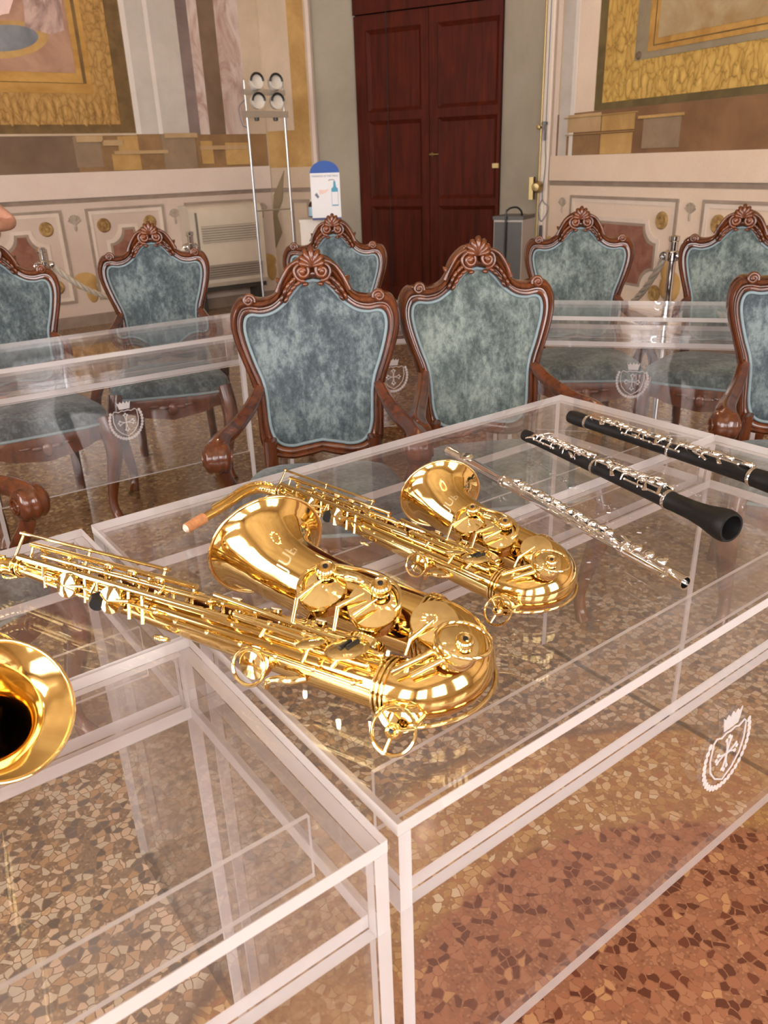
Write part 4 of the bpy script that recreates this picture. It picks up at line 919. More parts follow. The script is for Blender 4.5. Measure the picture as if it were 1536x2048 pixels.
        m = MB(); m.tube(path, [(0.022, 0.020)] * len(path), 20, True, 0, (0, 1, 0), [((1 + 0.09 * math.cos(4 * a)) * math.cos(a), (1 + 0.09 * math.cos(4 * a)) * math.sin(a)) for a in [2 * PI * i / 20 for i in range(20)]]); m.build('arm_support', 'walnut', t, 60)
        # legs
        path = catmull([V(s * 0.228, -0.385, 0.44), V(s * 0.238, -0.405, 0.37), V(s * 0.243, -0.415, 0.30), V(s * 0.226, -0.395, 0.19), V(s * 0.212, -0.378, 0.09), V(s * 0.214, -0.385, 0.035), V(s * 0.222, -0.402, 0.0)], 5)
        n = len(path); rr = [(0.034, 0.036, 0.033, 0.024, 0.017, 0.017, 0.024)[min(6, i * 6 // (n - 1))] if False else 0 for i in range(n)]
        key = (0.034, 0.036, 0.034, 0.025, 0.018, 0.018, 0.025); rr = []
        for i in range(n):
            f = i / (n - 1) * 6; a = min(int(f), 5); rr.append(key[a] + (key[a + 1] - key[a]) * (f - a))
        m = MB(); m.tube(path, rr, 14); m.build('leg', 'walnut', t, 60)
        path = catmull([V(s * 0.160, -0.012, 0.56), V(s * 0.162, 0.0, 0.42), V(s * 0.168, 0.02, 0.24), V(s * 0.178, 0.075, 0.0)], 5)
        m = MB(); m.tube(path, [(0.022, 0.026)] * 6 + [(0.02, 0.022)] * (len(path) - 6), 12); m.build('leg', 'walnut', t, 60)
    # seat
    def seat_pt(a):
        ca, sa = math.cos(a), math.sin(a); e = 0.42
        x = math.copysign(abs(ca) ** e, ca); y = math.copysign(abs(sa) ** e, sa)
        yy = -0.205 + y * 0.215; half = 0.205 + (0.27 - 0.205) * (0.03 - yy) / 0.45
        return V(x * half, yy, 0)
    N2 = 48; ol = [seat_pt(2 * PI * i / N2) for i in range(N2)]; c = V(0, -0.205, 0)
    m = MB(); vs = []; fs = []; lay = [(1.0, 0.418), (1.012, 0.44), (1.0, 0.460), (0.95, 0.474), (0.8, 0.486), (0.5, 0.494), (0.2, 0.497), (0.02, 0.498)]
    for f, z in lay:
        for p in ol: q = c + (p - c) * f; vs.append(V(q.x, q.y, z))
    for i in range(len(lay) - 1):
        for k in range(N2): fs.append((i * N2 + k, i * N2 + (k + 1) % N2, (i + 1) * N2 + (k + 1) % N2, (i + 1) * N2 + k))
    fs.append(tuple((len(lay) - 1) * N2 + k for k in range(N2)))
    m.add(vs, fs); m.build('seat_cushion', 'velvet', t, 60)
    m = MB(); m.tube([c + (p - c) * 1.012 + UPZ * 0.420 for p in ol], 0.006, 8, False, 0, None, None, True); m.build('seat_piping', 'piping', t, 70)
    m = MB(); vs = []; fs = []; lay = [(0.93, 0.415), (1.02, 0.415), (1.025, 0.395), (1.0, 0.375), (0.99, 0.345), (0.93, 0.345)]
    for f, z in lay:
        for i, p in enumerate(ol):
            q = c + (p - c) * f; dz = 0
            if z < 0.36 and p.y < -0.3: dz = -0.030 * max(0, math.cos(p.x * PI / 0.16)) ** 3 * (1 if abs(p.x) < 0.08 else 0) + 0.012 * math.sin(abs(p.x) * 40)
            vs.append(V(q.x, q.y, z + dz))
    for i in range(len(lay)):
        j = (i + 1) % len(lay)
        for k in range(N2): fs.append((i * N2 + k, i * N2 + (k + 1) % N2, j * N2 + (k + 1) % N2, j * N2 + k))
    m.add(vs, fs); m.build('seat_rail', 'walnut', t, 60)
    m = MB(); m.ball((0, -0.425, 0.365), (0.022, 0.012, 0.028), 10, 8)
    for s in (-1, 1): m.ball((s * 0.035, -0.424, 0.375), (0.024, 0.009, 0.010), 10, 6); m.ball((s * 0.075, -0.423, 0.382), (0.026, 0.008, 0.007), 10, 6)
    m.build('rail_carving', 'walnut', t, 60)
    return t
chair = make_chair()
SPOTS = [  # x, y, degrees, label
    (0.888, 1.524, -34.2, 'carved walnut armchair with mottled blue-grey velvet back, nearest on the left'),
    (1.383, 1.341, -26.8, 'carved walnut armchair with velvet back tinted paler grey-green as painted sheen, right of the nearest one'),
    (1.784, 2.786, -43.8, 'armchair partly hidden behind the nearest left armchair, in front of the door'),
    (1.07, 3.17, -22.0, 'far armchair in front of the cream wall heater'),
    (0.36, 3.02, -4.0, 'armchair cut by the left edge of the picture, behind the far desk'),
    (2.663, 2.04, -42.0, 'far armchair against the right wall, left of the tall barrier post'),
    (3.022, 1.492, -68.0, 'far armchair cut by the right edge, right of the tall barrier post'),
    (2.121, 0.678, -50.4, 'nearer armchair cut by the right edge of the picture, above the clarinet'),
    (-0.337, 1.64, 20.0, 'armchair of which only one scrolled arm shows at the left edge'),
]
for i, (x, y, a, lab) in enumerate(SPOTS):
    o = chair if i == 0 else copy_tree(chair)
    o.location = (x, y, 0); o.rotation_euler = (0, 0, math.radians(a)); o['label'] = lab; o['category'] = 'armchair'; o['group'] = 'carved council armchairs'
    if i in (1, 5, 6):  # these chairs take the velvet with sheen painted into its colour
        for ch in o.children:
            if ch.name.split('.')[0] in ('back_upholstery', 'seat_cushion'): ch.material_slots[0].link = 'OBJECT'; ch.material_slots[0].material = M['velvet_sheen']

# ---------------------------------------------------------------- saxophones
class Frame:
    def __init__(s, o, a, k, mirror=False):
        s.o = V(o); s.a = V(a[0], a[1], 0).normalized(); s.t = V(-s.a.y, s.a.x, 0) * (-1 if mirror else 1); s.k = k
    def p(s, q): return s.o + (s.a * q[0] + s.t * q[1] + UPZ * q[2]) * s.k
    def d(s, q): return s.a * q[0] + s.t * q[1] + UPZ * q[2]
    def loc(s, w):
        w = V(w) - s.o; return V(w.dot(s.a), w.dot(s.t), w.z) / s.k
TEN = Frame((0.098, 0.129, 0.795), (0.389, -0.921), 1.0)
ALT = Frame((0.354, 0.215, 0.790), (0.109, -0.994), 0.80)
LB = 0.64
def rbody(s): return lerp(0.0125, 0.031, (s + LB) / LB)
def tl(px): return TEN.loc(px)
NECK = [ALT.loc(x) for x in ((0.2968,0.724,0.786), (0.2879,0.7442,0.788), (0.2685,0.7547,0.792), (0.2377,0.7474,0.794), (0.1944,0.7263,0.792), (0.1448,0.7124,0.786), (0.1048,0.7008,0.782))]

def saxophone(F, label, text, bend=0.0, throat=False):
    base = F.p((0, 0.05, 0)); base.z = 0.76
    T = thing('saxophone', label, 'saxophone', tuple(base)); B = V(base)
    def fin(m, name, mat='gold', par=None, sm=45): return m.build(name, mat, par or T, sm, B)
    def tube(name, pts, r, n=24, mat='gold', par=None, caps=False):
        m = MB(); k = F.k; R = [x * k for x in r] if isinstance(r, (list, tuple)) else r * k
        m.tube([F.p(p) for p in pts], R, n, caps); return fin(m, name, mat, par)
    def bar(name, a, b, r0, r1=None, mat='gold2', par=None, n=8): return tube(name, [V(a), (V(a) + V(b)) / 2, V(b)], [r0, (r0 + (r1 or r0)) / 2, r1 or r0], n, mat, par, True)
    def BP(s, al, d): 
        a = math.radians(al); r = rbody(s) + d; return V(s, math.sin(a) * r, math.cos(a) * r)
    # bore
    tube('body_tube', [V(-LB + LB * i / 30, 0, 0) for i in range(31)], [rbody(-LB + LB * i / 30) for i in range(31)], 32)
    bow = [V(0.0525 * math.sin(p), 0.0525 * (1 - math.cos(p)), 0.012 * p / PI) for p in [PI * i / 20 for i in range(21)]]
    tube('bow', bow, [lerp(0.0318, 0.0405, i / 20) for i in range(21)], 32)
    cl_ = catmull([V(0, 0.105, 0.012), V(-0.07, 0.107, 0.016), V(-0.135, 0.109, 0.022), V(-0.19, 0.112, 0.029 + bend * 0.15), V(-0.233, 0.119, 0.036 + bend * 0.45), V(-0.262, 0.129, 0.044 + bend * 0.8), V(-0.281, 0.140, 0.0495 + bend)], 4)
    rk = [(0, .040), (.2, .0403), (.4, .0415), (.55, .0435), (.66, .0445), (.75, .0462), (.82, .0490), (.875, .0532), (.915, .0585), (.95, .0652), (.98, .0735), (1.0, .0808)]
    if throat: rk = [(0, .024), (.55, .024), (.66, .0265), (.75, .031), (.83, .038), (.89, .047), (.94, .0575), (.975, .0685), (1.0, .0800)]
    def rf(f):
        for (p, q), (r_, w) in zip(rk, rk[1:]):
            if p <= f <= r_: return lerp(q, w, (f - p) / (r_ - p))
        return rk[-1][1]
    ln = [0.0]
    for p, q in zip(cl_, cl_[1:]): ln.append(ln[-1] + (q - p).length)
    rl = [rf(x / ln[-1]) for x in ln]
    def bi(s):
        for i in range(len(cl_) - 1):
            if cl_[i + 1].x <= s <= cl_[i].x: return i, (cl_[i].x - s) / (cl_[i].x - cl_[i + 1].x)
        return (0, 0.0) if s > 0 else (len(cl_) - 2, 1.0)
    def bc(s): i, f = bi(s); return cl_[i].lerp(cl_[i + 1], f)
    def br(s): i, f = bi(s); return lerp(rl[i], rl[i + 1], f)
    bell = tube('bell', cl_, rl, 56)
    e = cl_[-1]; dirn = (cl_[-1] - cl_[-2]).normalized()
    m = MB(); m.ring(F.p(e), F.d(dirn), 0.0810 * F.k, 0.0026 * F.k, 56, 8); fin(m, 'bell_rim', 'gold2', bell, 60)
    # ferrules
    for c, dd, r in ((V(0, 0, 0), V(1, 0, 0), 0.0335), (V(-0.012, 0, 0), V(1, 0, 0), 0.0325), (V(-0.006, 0, 0), V(1, 0, 0), 0.0330), (bc(-0.004), V(1, 0, 0), 0.0425), (bc(-0.016), V(1, 0, 0), 0.0425), (bc(-0.01), V(1, 0, 0), 0.0428), (V(-LB + .012, 0, 0), V(1, 0, 0), 0.0155), (V(-LB + .002, 0, 0), V(1, 0, 0), 0.0160)):
        m = MB(); m.ring(F.p(c), F.d(dd), r * F.k, 0.0016 * F.k, 40, 6); fin(m, 'ferrule', 'gold2', None, 60)
    m = MB(); m.ring(F.p((0.03, 0.0525, 0.0)), UPZ, 0.060 * F.k, 0.0026 * F.k, 40, 8); 
    tube('bow_guard', [V(0.092 * math.sin(p) * 0.98, 0.0525 - 0.090 * math.cos(p), -0.02 + 0.012 * p / PI) for p in [PI * (0.12 + 0.76 * i / 16) for i in range(17)]], 0.0028, 8, 'gold2', None, True)
    # neck
    nk = catmull(NECK, 6); tube('neck', nk, [lerp(0.0135, 0.0085, i / (len(nk) - 1)) for i in range(len(nk))], 20)
    ck = [lerp(NECK[-2], NECK[-1], f) for f in (0.05, 0.5, 1.0)]; tube('neck_cork', ck, [0.0118, 0.0115, 0.0105], 18, 'cork', None, True)
    m = MB(); dn = F.d((NECK[-1] - NECK[-2]).normalized()); m.lathe([(0.0001, 0.003), (0.006 * F.k, 0.003), (0.009 * F.k, 0.0)], F.p(NECK[-1]), dn, 14); fin(m, 'cork_tip', 'pearl')
    for off in (0.016, 0.011): tube('octave_rod', [p + V(0, 0.0, off) for p in nk[4:-8]], 0.0024, 6, 'gold2', None, True)
    m = MB(); m.ring(F.p(NECK[0] + V(-0.012, 0, -0.01)), F.d((0, 0, 1)), 0.017 * F.k, 0.0022 * F.k, 24, 6); fin(m, 'octave_loop', 'gold2', None, 60)
    # key cups
    def cup(name, c, nrm, r, par=None, mat='gold2', depth=0.010, dome=0.004):
        m = MB(); k = F.k; n = F.d(V(nrm).normalized())
        m.lathe([(0.0001, dome * k), (r * 0.35 * k, dome * 0.9 * k), (r * 0.8 * k, dome * 0.3 * k), (r * 0.97 * k, 0.0005), (r * k, -0.0015 * k), (r * 1.0 * k, -depth * k), (r * 0.88 * k, -depth * k)], F.p(c), n, 28); o = fin(m, name, mat, par)
        m = MB(); m.lathe([(0.0001, -depth * 1.15 * k), (r * 0.93 * k, -depth * 1.1 * k), (r * 0.95 * k, -depth * 0.8 * k)], F.p(c), n, 20); fin(m, 'pad', 'leatherpad', o)
        return o
    def boss(c, nrm, r, par=None):
        m = MB(); k = F.k; n = F.d(V(nrm).normalized())
        m.lathe([(0.0001, -0.002 * k), (r * 0.28 * k, -0.002 * k), (r * 0.30 * k, 0.004 * k), (r * 0.5 * k, 0.005 * k), (r * 0.55 * k, 0.002 * k), (r * 0.7 * k, 0.0035 * k), (r * 0.9 * k, 0.002 * k), (r * k, -0.001 * k), (r * k, -0.008 * k)], F.p(c), n, 24); fin(m, 'guard_screw', 'gold2', par)
        m = MB(); m.lathe([(0.0001, 0.0045 * k), (r * 0.26 * k, 0.004 * k), (r * 0.26 * k, 0)], F.p(c), n, 10); fin(m, 'felt_bumper', 'black', par)
    def post(p0, p1, par=None):
        m = MB(); m.tube([F.p(p0), F.p(p1)], [0.0026 * F.k, 0.0020 * F.k], 8); m.ball(F.p(p1), 0.0040 * F.k, 8, 6); fin(m, 'post', 'gold2', par, 60)
    def rod(s0, s1, al, d, r=0.0028, np=5):
        tube('rod', [BP(s0, al, d), BP((s0 + s1) / 2, al, d), BP(s1, al, d)], r, 8, 'gold2', None, True)
        for i in range(np):
            s = lerp(s0, s1, (i + 0.05) / (np - 0.9)); post(BP(s, al, -0.001), BP(s, al, d))
    for s0, s1, al, d, r, np in ((-0.60, -0.33, -55, 0.008, 0.0022, 5), (-0.30, -0.03, -62, 0.008, 0.0026, 6), (-0.62, -0.22, -22, 0.011, 0.0050, 5), (-0.58, -0.26, 4, 0.014, 0.0028, 6), (-0.62, -0.30, 26, 0.022, 0.0040, 5),
                                 (-0.66, -0.36, 38, 0.034, 0.0026, 3), (-0.50, -0.05, 34, 0.012, 0.0028, 8), (-0.30, -0.04, 12, 0.013, 0.0030, 6), (-0.26, -0.02, -30, 0.010, 0.0034, 6), (-0.56, -0.10, 72, 0.012, 0.0026, 7), (-0.22, -0.01, -8, 0.012, 0.0026, 5), (-0.55, -0.40, -80, 0.008, 0.0022, 3)):
        rod(s0, s1, al, d, r, np)
    ss = [(-0.555, 0.0115), (-0.515, 0.0125), (-0.470, 0.0135), (-0.425, 0.015), (-0.375, 0.0165), (-0.30, 0.0185), (-0.245, 0.020), (-0.185, 0.0215), (-0.12, 0.0230), (-0.055, 0.0240)]
    for i, (s, r) in enumerate(ss):
        o = cup('key_cup', BP(s, 58, 0.012), (0, math.sin(math.radians(58)), math.cos(math.radians(58))), r)
        bar('key_arm', BP(s, 34, 0.012), BP(s, 58, 0.015), 0.0030, 0.0022, 'gold2', o)
        if i in (2, 3, 4, 6, 7, 8):
            m = MB(); n = F.d((0, math.sin(math.radians(28)), math.cos(math.radians(28)))); m.lathe([(0.0001, 0.0012), (0.0062 * F.k, 0.0008), (0.0066 * F.k, 0)], F.p(BP(s + 0.012, 24, 0.021)), n, 14); fin(m, 'pearl_touch', 'pearl', o)
            m = MB(); m.lathe([(0.0001, 0.0), (0.0072 * F.k, 0), (0.0080 * F.k, -0.003 * F.k), (0.004 * F.k, -0.006 * F.k)], F.p(BP(s + 0.012, 24, 0.0205)), n, 14); fin(m, 'pearl_holder', 'gold2', o)
    # side keys facing the camera
    for s, r in ((-0.500, 0.0175), (-0.412, 0.0185)):
        o = cup('side_key_cup', BP(s, -62, 0.014), (0.05, -0.94, 0.34), r)
        bar('key_arm', BP(s + 0.03, -50, 0.010), BP(s, -62, 0.017), 0.003, 0.0022, 'gold2', o)
    for s in (-0.470, -0.446, -0.385, -0.36, -0.555):
        bar('side_lever', BP(s - 0.004, -30, 0.012), BP(s + 0.006, -96, 0.010), 0.0024, 0.0028)
    o = cup('side_key_cup', BP(-0.168, -88, 0.010), (0.1, -0.90, 0.42), 0.020)
    m = MB(); m.ring(F.p(BP(-0.172, -94, 0.016)), F.d((0.1, -0.92, 0.36)), 0.0215 * F.k, 0.0024 * F.k, 28, 6); fin(m, 'key_guard', 'gold2', o, 60)
    tube('thumb_hook', catmull([BP(-0.10, -96, 0.0), BP(-0.115, -98, 0.010), BP(-0.132, -98, 0.016), BP(-0.142, -104, 0.020), BP(-0.146, -114, 0.022)], 5), [0.005] * 10 + [0.004] * 11, 8, 'gold2', None, True)
    m = MB(); m.ring(F.p(BP(-0.325, -120, 0.012)), F.d((0, 0.5, 0.8)), 0.010 * F.k, 0.0022 * F.k, 20, 6); fin(m, 'strap_ring', 'gold2', None, 60)
    # low E flat key with guard on the near side of the bow joint
    c = tl((0.0834,0.1016,0.79)); o = cup('low_key_cup', c, (0.1, -0.80, 0.55), 0.026)
    g = tl((0.0607,0.0837,0.784)); m = MB(); m.ring(F.p(g), F.d((0.05, -0.75, 0.62)), 0.0245 * F.k, 0.0022 * F.k, 30, 6); gd = fin(m, 'key_guard', 'gold2', None, 60)
    boss(g + V(0, -0.003, 0.002), (0.05, -0.75, 0.62), 0.0085, gd)
    for k in range(3):
        a = 2 * PI * k / 3 + 0.4; x = V(1, 0, 0); y = V(0, 0.62, 0.75)
        bar('guard_spoke', g + x * (0.008 * math.cos(a)) + y * (0.008 * math.sin(a)), g + x * (0.0245 * math.cos(a)) + y * (0.0245 * math.sin(a)), 0.0022, 0.0022, 'gold2', gd)
    for sx in (-1, 1): bar('guard_foot', g + V(sx * 0.022, 0.006, 0.010), V(c.x + sx * 0.026, c.y + 0.022, c.z - 0.006), 0.0026, 0.0030, 'gold2', gd)
    bar('key_lever', V(c.x - 0.002, 0.002, 0.042), V(c) + V(0, -0.006, 0.004), 0.0034, 0.0026)
    # bell keys with guards
    spots = [(tl((0.0922,0.2614,0.868)), 0.0300), (tl((0.1216,0.1959,0.862)), 0.0315), (tl((0.1546,0.1279,0.858)), 0.0275), (tl((0.1468,0.0836,0.852)), 0.0250)]
    nr = [(0.22, -0.42, 0.85), (0.22, -0.42, 0.85), (0.25, -0.38, 0.85), (0.25, -0.30, 0.9)]
    cups = [cup('bell_key_cup', c, n, r, None, 'gold2', 0.012) for (c, r), n in zip(spots, nr)]
    # chimneys under the cups
    for (c, r), n in zip(spots, nr):
        m = MB(); m.lathe([(r * 0.80 * F.k, -0.014 * F.k), (r * 0.80 * F.k, -0.034 * F.k)], F.p(c), F.d(V(n).normalized()), 24); fin(m, 'tone_hole_chimney', 'gold')
    gp = [(0.0669,0.2689,0.874), (0.0846,0.2811,0.88), (0.1091,0.2769,0.884), (0.13,0.2492,0.884), (0.1468,0.2171,0.882), (0.1483,0.1848,0.878), (0.1356,0.1651,0.872), (0.1267,0.1631,0.866)]
    tube('key_guard', catmull([tl(p) for p in gp], 5), 0.0028, 8, 'gold2', None, True)
    gp2 = [(0.1015,0.2766,0.88), (0.116,0.2448,0.88), (0.1239,0.2254,0.88), (0.129,0.2011,0.878)]
    tube('key_guard', catmull([tl(p) for p in gp2], 5), [0.004] * 5 + [0.006] * 6 + [0.004] * 5, 8, 'gold2', None, True)
    for w in ((0.1015,0.2636,0.888), (0.1299,0.1933,0.885)):
        c = tl(w); boss(c, (0.15, -0.3, 0.9), 0.0125); bar('guard_column', c - V(0, 0, 0.004), c - V(0, 0, 0.012), 0.006, 0.007)
    c = tl((0.1508,0.0741,0.862)); boss(c, (0.25, -0.30, 0.9), 0.0105)
    m = MB(); m.ring(F.p(spots[3][0] + V(0.006, 0.006, 0.006)), F.d((0.2, 0, 1)), 0.030 * F.k, 0.0026 * F.k, 30, 6); fin(m, 'key_guard', 'gold2', None, 60)
    for a, b in (((0.0607,0.2649,0.862), (0.0981,0.2631,0.876)), ((0.0868,0.2179,0.862), (0.1138,0.2036,0.876)), ((0.09,0.1927,0.862), (0.1171,0.1832,0.876)), ((0.1241,0.1318,0.846), (0.1458,0.1184,0.868))):
        bar('key_spatula', tl(a), tl(b), 0.0042, 0.0014)
    for a, b in (((0.0787,0.1091,0.835), (0.149,0.0917,0.852)), ((0.0936,0.0943,0.832), (0.1401,0.0761,0.85))): bar('low_key_rod', tl(a), tl(b), 0.0038, 0.0034)
    for a, b in (((0.0607,0.2649,0.862), (0.0457,0.2535,0.84)), ((0.0868,0.2179,0.862), (0.0728,0.2075,0.84)), ((0.1241,0.1318,0.846), (0.1151,0.1299,0.83))): bar('key_lever', tl(a), tl(b), 0.003, 0.0026)
    # left hand table keys
    c = tl((0.0602,0.1628,0.845)); m = MB(); k = F.k
    ax = (F.d((0.8, -0.6, 0)), F.d((0.6, 0.8, 0)), F.d((0, 0, 1))); m.ball(F.p(c), (0.020 * k, 0.026 * k, 0.005 * k), 20, 8, 0, ax); tb = fin(m, 'table_key', 'gold2', None, 60)
    for off in (-0.003, 0.004):
        bar('roller', c + V(off, off * 0.6 - 0.008, 0.0050), c + V(off + 0.003, off * 0.6 + 0.010, 0.0050), 0.0028, 0.0028, 'black', tb)
    c = tl((0.0401,0.2044,0.84)); m = MB(); m.ball(F.p(c), (0.011 * k, 0.018 * k, 0.003 * k), 18, 8, 0, ax); fin(m, 'touch_piece', 'gold2', None, 60)
    bar('key_lever', tl((0.0416,0.2071,0.838)), tl((0.0244,0.2015,0.822)), 0.003, 0.0026)
    bar('key_lever', tl((0.0609,0.1681,0.84)), tl((0.0453,0.172,0.822)), 0.003, 0.0026)
    for a, b in (((0.0079,0.3792,0.835), (0.0864,0.1385,0.838)), ((0.004,0.3176,0.835), (0.0467,0.1964,0.838))): bar('stack_rod', tl(a), tl(b), 0.0034, 0.0034, 'gold2')
    bar('bell_brace', BP(-0.15, 90, 0), bc(-0.15) - V(0, br(-0.15), 0), 0.005, 0.005)
    m = MB(); m.ring(F.p((V(BP(-0.15, 90, 0)) + bc(-0.15) - V(0, br(-0.15), 0)) / 2), UPZ, 0.012 * F.k, 0.003 * F.k, 24, 8); fin(m, 'brace_ring', 'gold2', None, 60)
    # small key work between the rods
    rn = random.Random(11)
    for i in range(26):
        s = -0.60 + 0.57 * i / 26; al = rn.choice((-35, -15, 10, 28, 45, 80)); d0 = rn.uniform(0.008, 0.02)
        bar('key_link', BP(s, al, d0), BP(s + rn.uniform(-0.008, 0.008), al + rn.choice((-24, 24)), d0 * rn.uniform(0.6, 1.1)), rn.uniform(0.002, 0.0036), 0.002)
    if text:
        tube('thumb_rest', [BP(-0.44, -70, 0.004), BP(-0.435, -74, 0.012), BP(-0.43, -78, 0.020)], [0.010, 0.013, 0.009], 12, 'black', None, True)
    # engraving on the bell
    if text:
        cu = bpy.data.curves.new('tmp_text', 'FONT'); cu.body = text; cu.size = 0.024; cu.align_x = 'CENTER'; cu.extrude = 0.0002
        to = bpy.data.objects.new('tmp_text', cu); COL.objects.link(to)
        dg = bpy.context.evaluated_depsgraph_get(); me = bpy.data.meshes.new_from_object(to.evaluated_get(dg)); bpy.data.objects.remove(to)
        m = MB(); s0 = -0.200; vs = []
        for v in me.vertices:
            s = s0 - v.co.y; r = br(s) + 0.0005 + v.co.z; a = v.co.x / br(s0) - 0.34
            cc = bc(s); vs.append(F.p(V(s, cc.y + math.sin(a) * r, cc.z + math.cos(a) * r)))
        m.add(vs, [tuple(p.vertices) for p in me.polygons]); fin(m, 'bell_engraving', 'engraved', bell, 0)
    return T
saxophone(TEN, 'large gold tenor saxophone lying across the nearest desks', 'JUBA')
saxophone(ALT, 'smaller gold alto saxophone with cork-tipped neck lying behind the tenor', 'JUBA')
saxophone(Frame((-0.3206, 0.4806, 0.788), (0.25, 0.97), 0.80, True), 'gold saxophone cut by the left edge, its bell mouth facing the camera', '', 0.07, True)

# ---------------------------------------------------------------- flute, oboe, clarinet
def wind(name, label, cat, A, B, prof, mat, keys, ring_at, seed, keymat='silver', lift=0.0):
    A, B = V(A), V(B); L = (B - A).length; d = (B - A) / L
    T = thing(name, label, cat, (A.x, A.y, 0.76)); O = V(A.x, A.y, 0.76); rnd = random.Random(seed)
    side = d.cross(UPZ).normalized(); up = side.cross(d)
    def rad(f):
        for (a, ra), (b, rb) in zip(prof, prof[1:]):
            if a <= f <= b: return lerp(ra, rb, (f - a) / max(1e-6, b - a))
        return prof[-1][1]
    m = MB(); m.lathe([(max(r, 0.0001), f * L) for f, r in prof], A, d, 28); m.build('body_tube', mat, T, 40, O)
    for f, w in ring_at:
        m = MB(); r = rad(f) + 0.0012; m.lathe([(r - 0.002, -w), (r, -w), (r + 0.0006, 0), (r, w), (r - 0.002, w)], A + d * (f * L), d, 24); m.build('ring', keymat, T, 50, O)
    def pt(f, a, off): return A + d * (f * L) + (up * math.cos(a) + side * math.sin(a)) * (rad(f) + off)
    for f0, f1, a, off in keys['rods']:
        m = MB(); m.tube([pt(f0, a, off), pt((f0 + f1) / 2, a, off), pt(f1, a, off)], 0.0018, 8); rd_ = m.build('rod', keymat, T, 60, O)
        n = max(2, int((f1 - f0) * L / 0.035))
        for i in range(n + 1):
            f = lerp(f0, f1, i / n); m = MB(); m.tube([pt(f, a, -0.0005), pt(f, a, off)], [0.0016, 0.0013], 6); m.ball(pt(f, a, off), 0.0029, 8, 6); m.build('post', keymat, rd_, 60, O)
    for f, a, r, off in keys['cups']:
        n = (up * math.cos(a) + side * math.sin(a)); m = MB()
        m.lathe([(0.0001, 0.0022), (r * 0.4, 0.002), (r * 0.5, 0.0010), (r * 0.9, 0.0008), (r, -0.0006), (r, -0.004), (r * 0.5, -0.0045)], pt(f, a, off), n, 16); c = m.build('key_cup', keymat, T, 50, O)
        b = a + (0.9 if rnd.random() > 0.4 else -0.9); m = MB(); m.tube([pt(f, a, off), pt(f + rnd.uniform(-0.01, 0.01), (a + b) / 2, off + 0.002), pt(f, b, 0.005)], [0.0022, 0.002, 0.0016], 6); m.build('key_arm', keymat, c, 60, O)
    for f, a, l, an in keys['levers']:
        p = pt(f, a, 0.006); q = p + d * (l * math.cos(an)) + side * (l * math.sin(an)) - up * 0.001
        m = MB(); m.tube([p, (p + q) / 2 + up * 0.002, q], [(0.0016, 0.0016), (0.0022, 0.0032), (0.0012, 0.0042)], 8, True, 0, tuple(up)); m.build('key_lever', keymat, T, 60, O)
    return T, pt, d, up, side, O
zz = 0.7745
fl = wind('flute', 'slim silver flute lying between the alto saxophone and the oboe', 'flute', (0.6895,0.713,0.775), (0.573,0.0819,0.775),
     [(0, 0.0001), (0.001, 0.0100), (0.012, 0.0102), (0.02, 0.0094), (0.30, 0.0095), (0.302, 0.0102), (0.33, 0.0102), (0.332, 0.0096), (0.80, 0.0096), (0.802, 0.0103), (0.825, 0.0103), (0.827, 0.0096), (0.993, 0.0096), (0.994, 0.0104), (1.0, 0.0104), (1.0, 0.0085), (0.94, 0.0083), (0.93, 0.0001)], 'silver',
     {'rods': [(0.36, 0.78, 0.75, 0.006), (0.40, 0.74, -0.8, 0.006), (0.835, 0.965, 0.6, 0.006), (0.55, 0.80, 1.25, 0.006)],
      'cups': [(0.365 + 0.030 * i, 0.0 if i % 3 else -0.35, 0.0078, 0.006) for i in range(14)] + [(0.85, 0.05, 0.0085, 0.006), (0.888, 0.05, 0.0085, 0.006), (0.926, 0.05, 0.0088, 0.006)],
      'levers': [(0.40, 0.9, 0.03, 0.3), (0.56, -0.9, 0.028, 2.8), (0.70, 0.9, 0.026, 0.5), (0.78, -0.6, 0.024, 0.2), (0.955, 0.7, 0.02, 0.8), (0.965, 0.9, 0.018, 1.4), (0.60, 1.2, 0.028, 0.2)]},
     [(0.31, 0.004), (0.81, 0.004)], 3)
T, pt, d, up, side, O = fl
c = pt(0.115, 0.25, 0.0015); n = (up * math.cos(.25) + side * math.sin(.25))
m = MB(); m.ball(c, (0.017, 0.0125, 0.0032), 20, 8, 0, (d, n.cross(d), n)); lp = m.build('lip_plate', 'silver', T, 60, O)
m = MB(); m.lathe([(0.0001, 0.0001), (0.0052, 0.0)], c + n * 0.0034, n, 16); m.build('embouchure_hole', 'black', lp, 0, O)

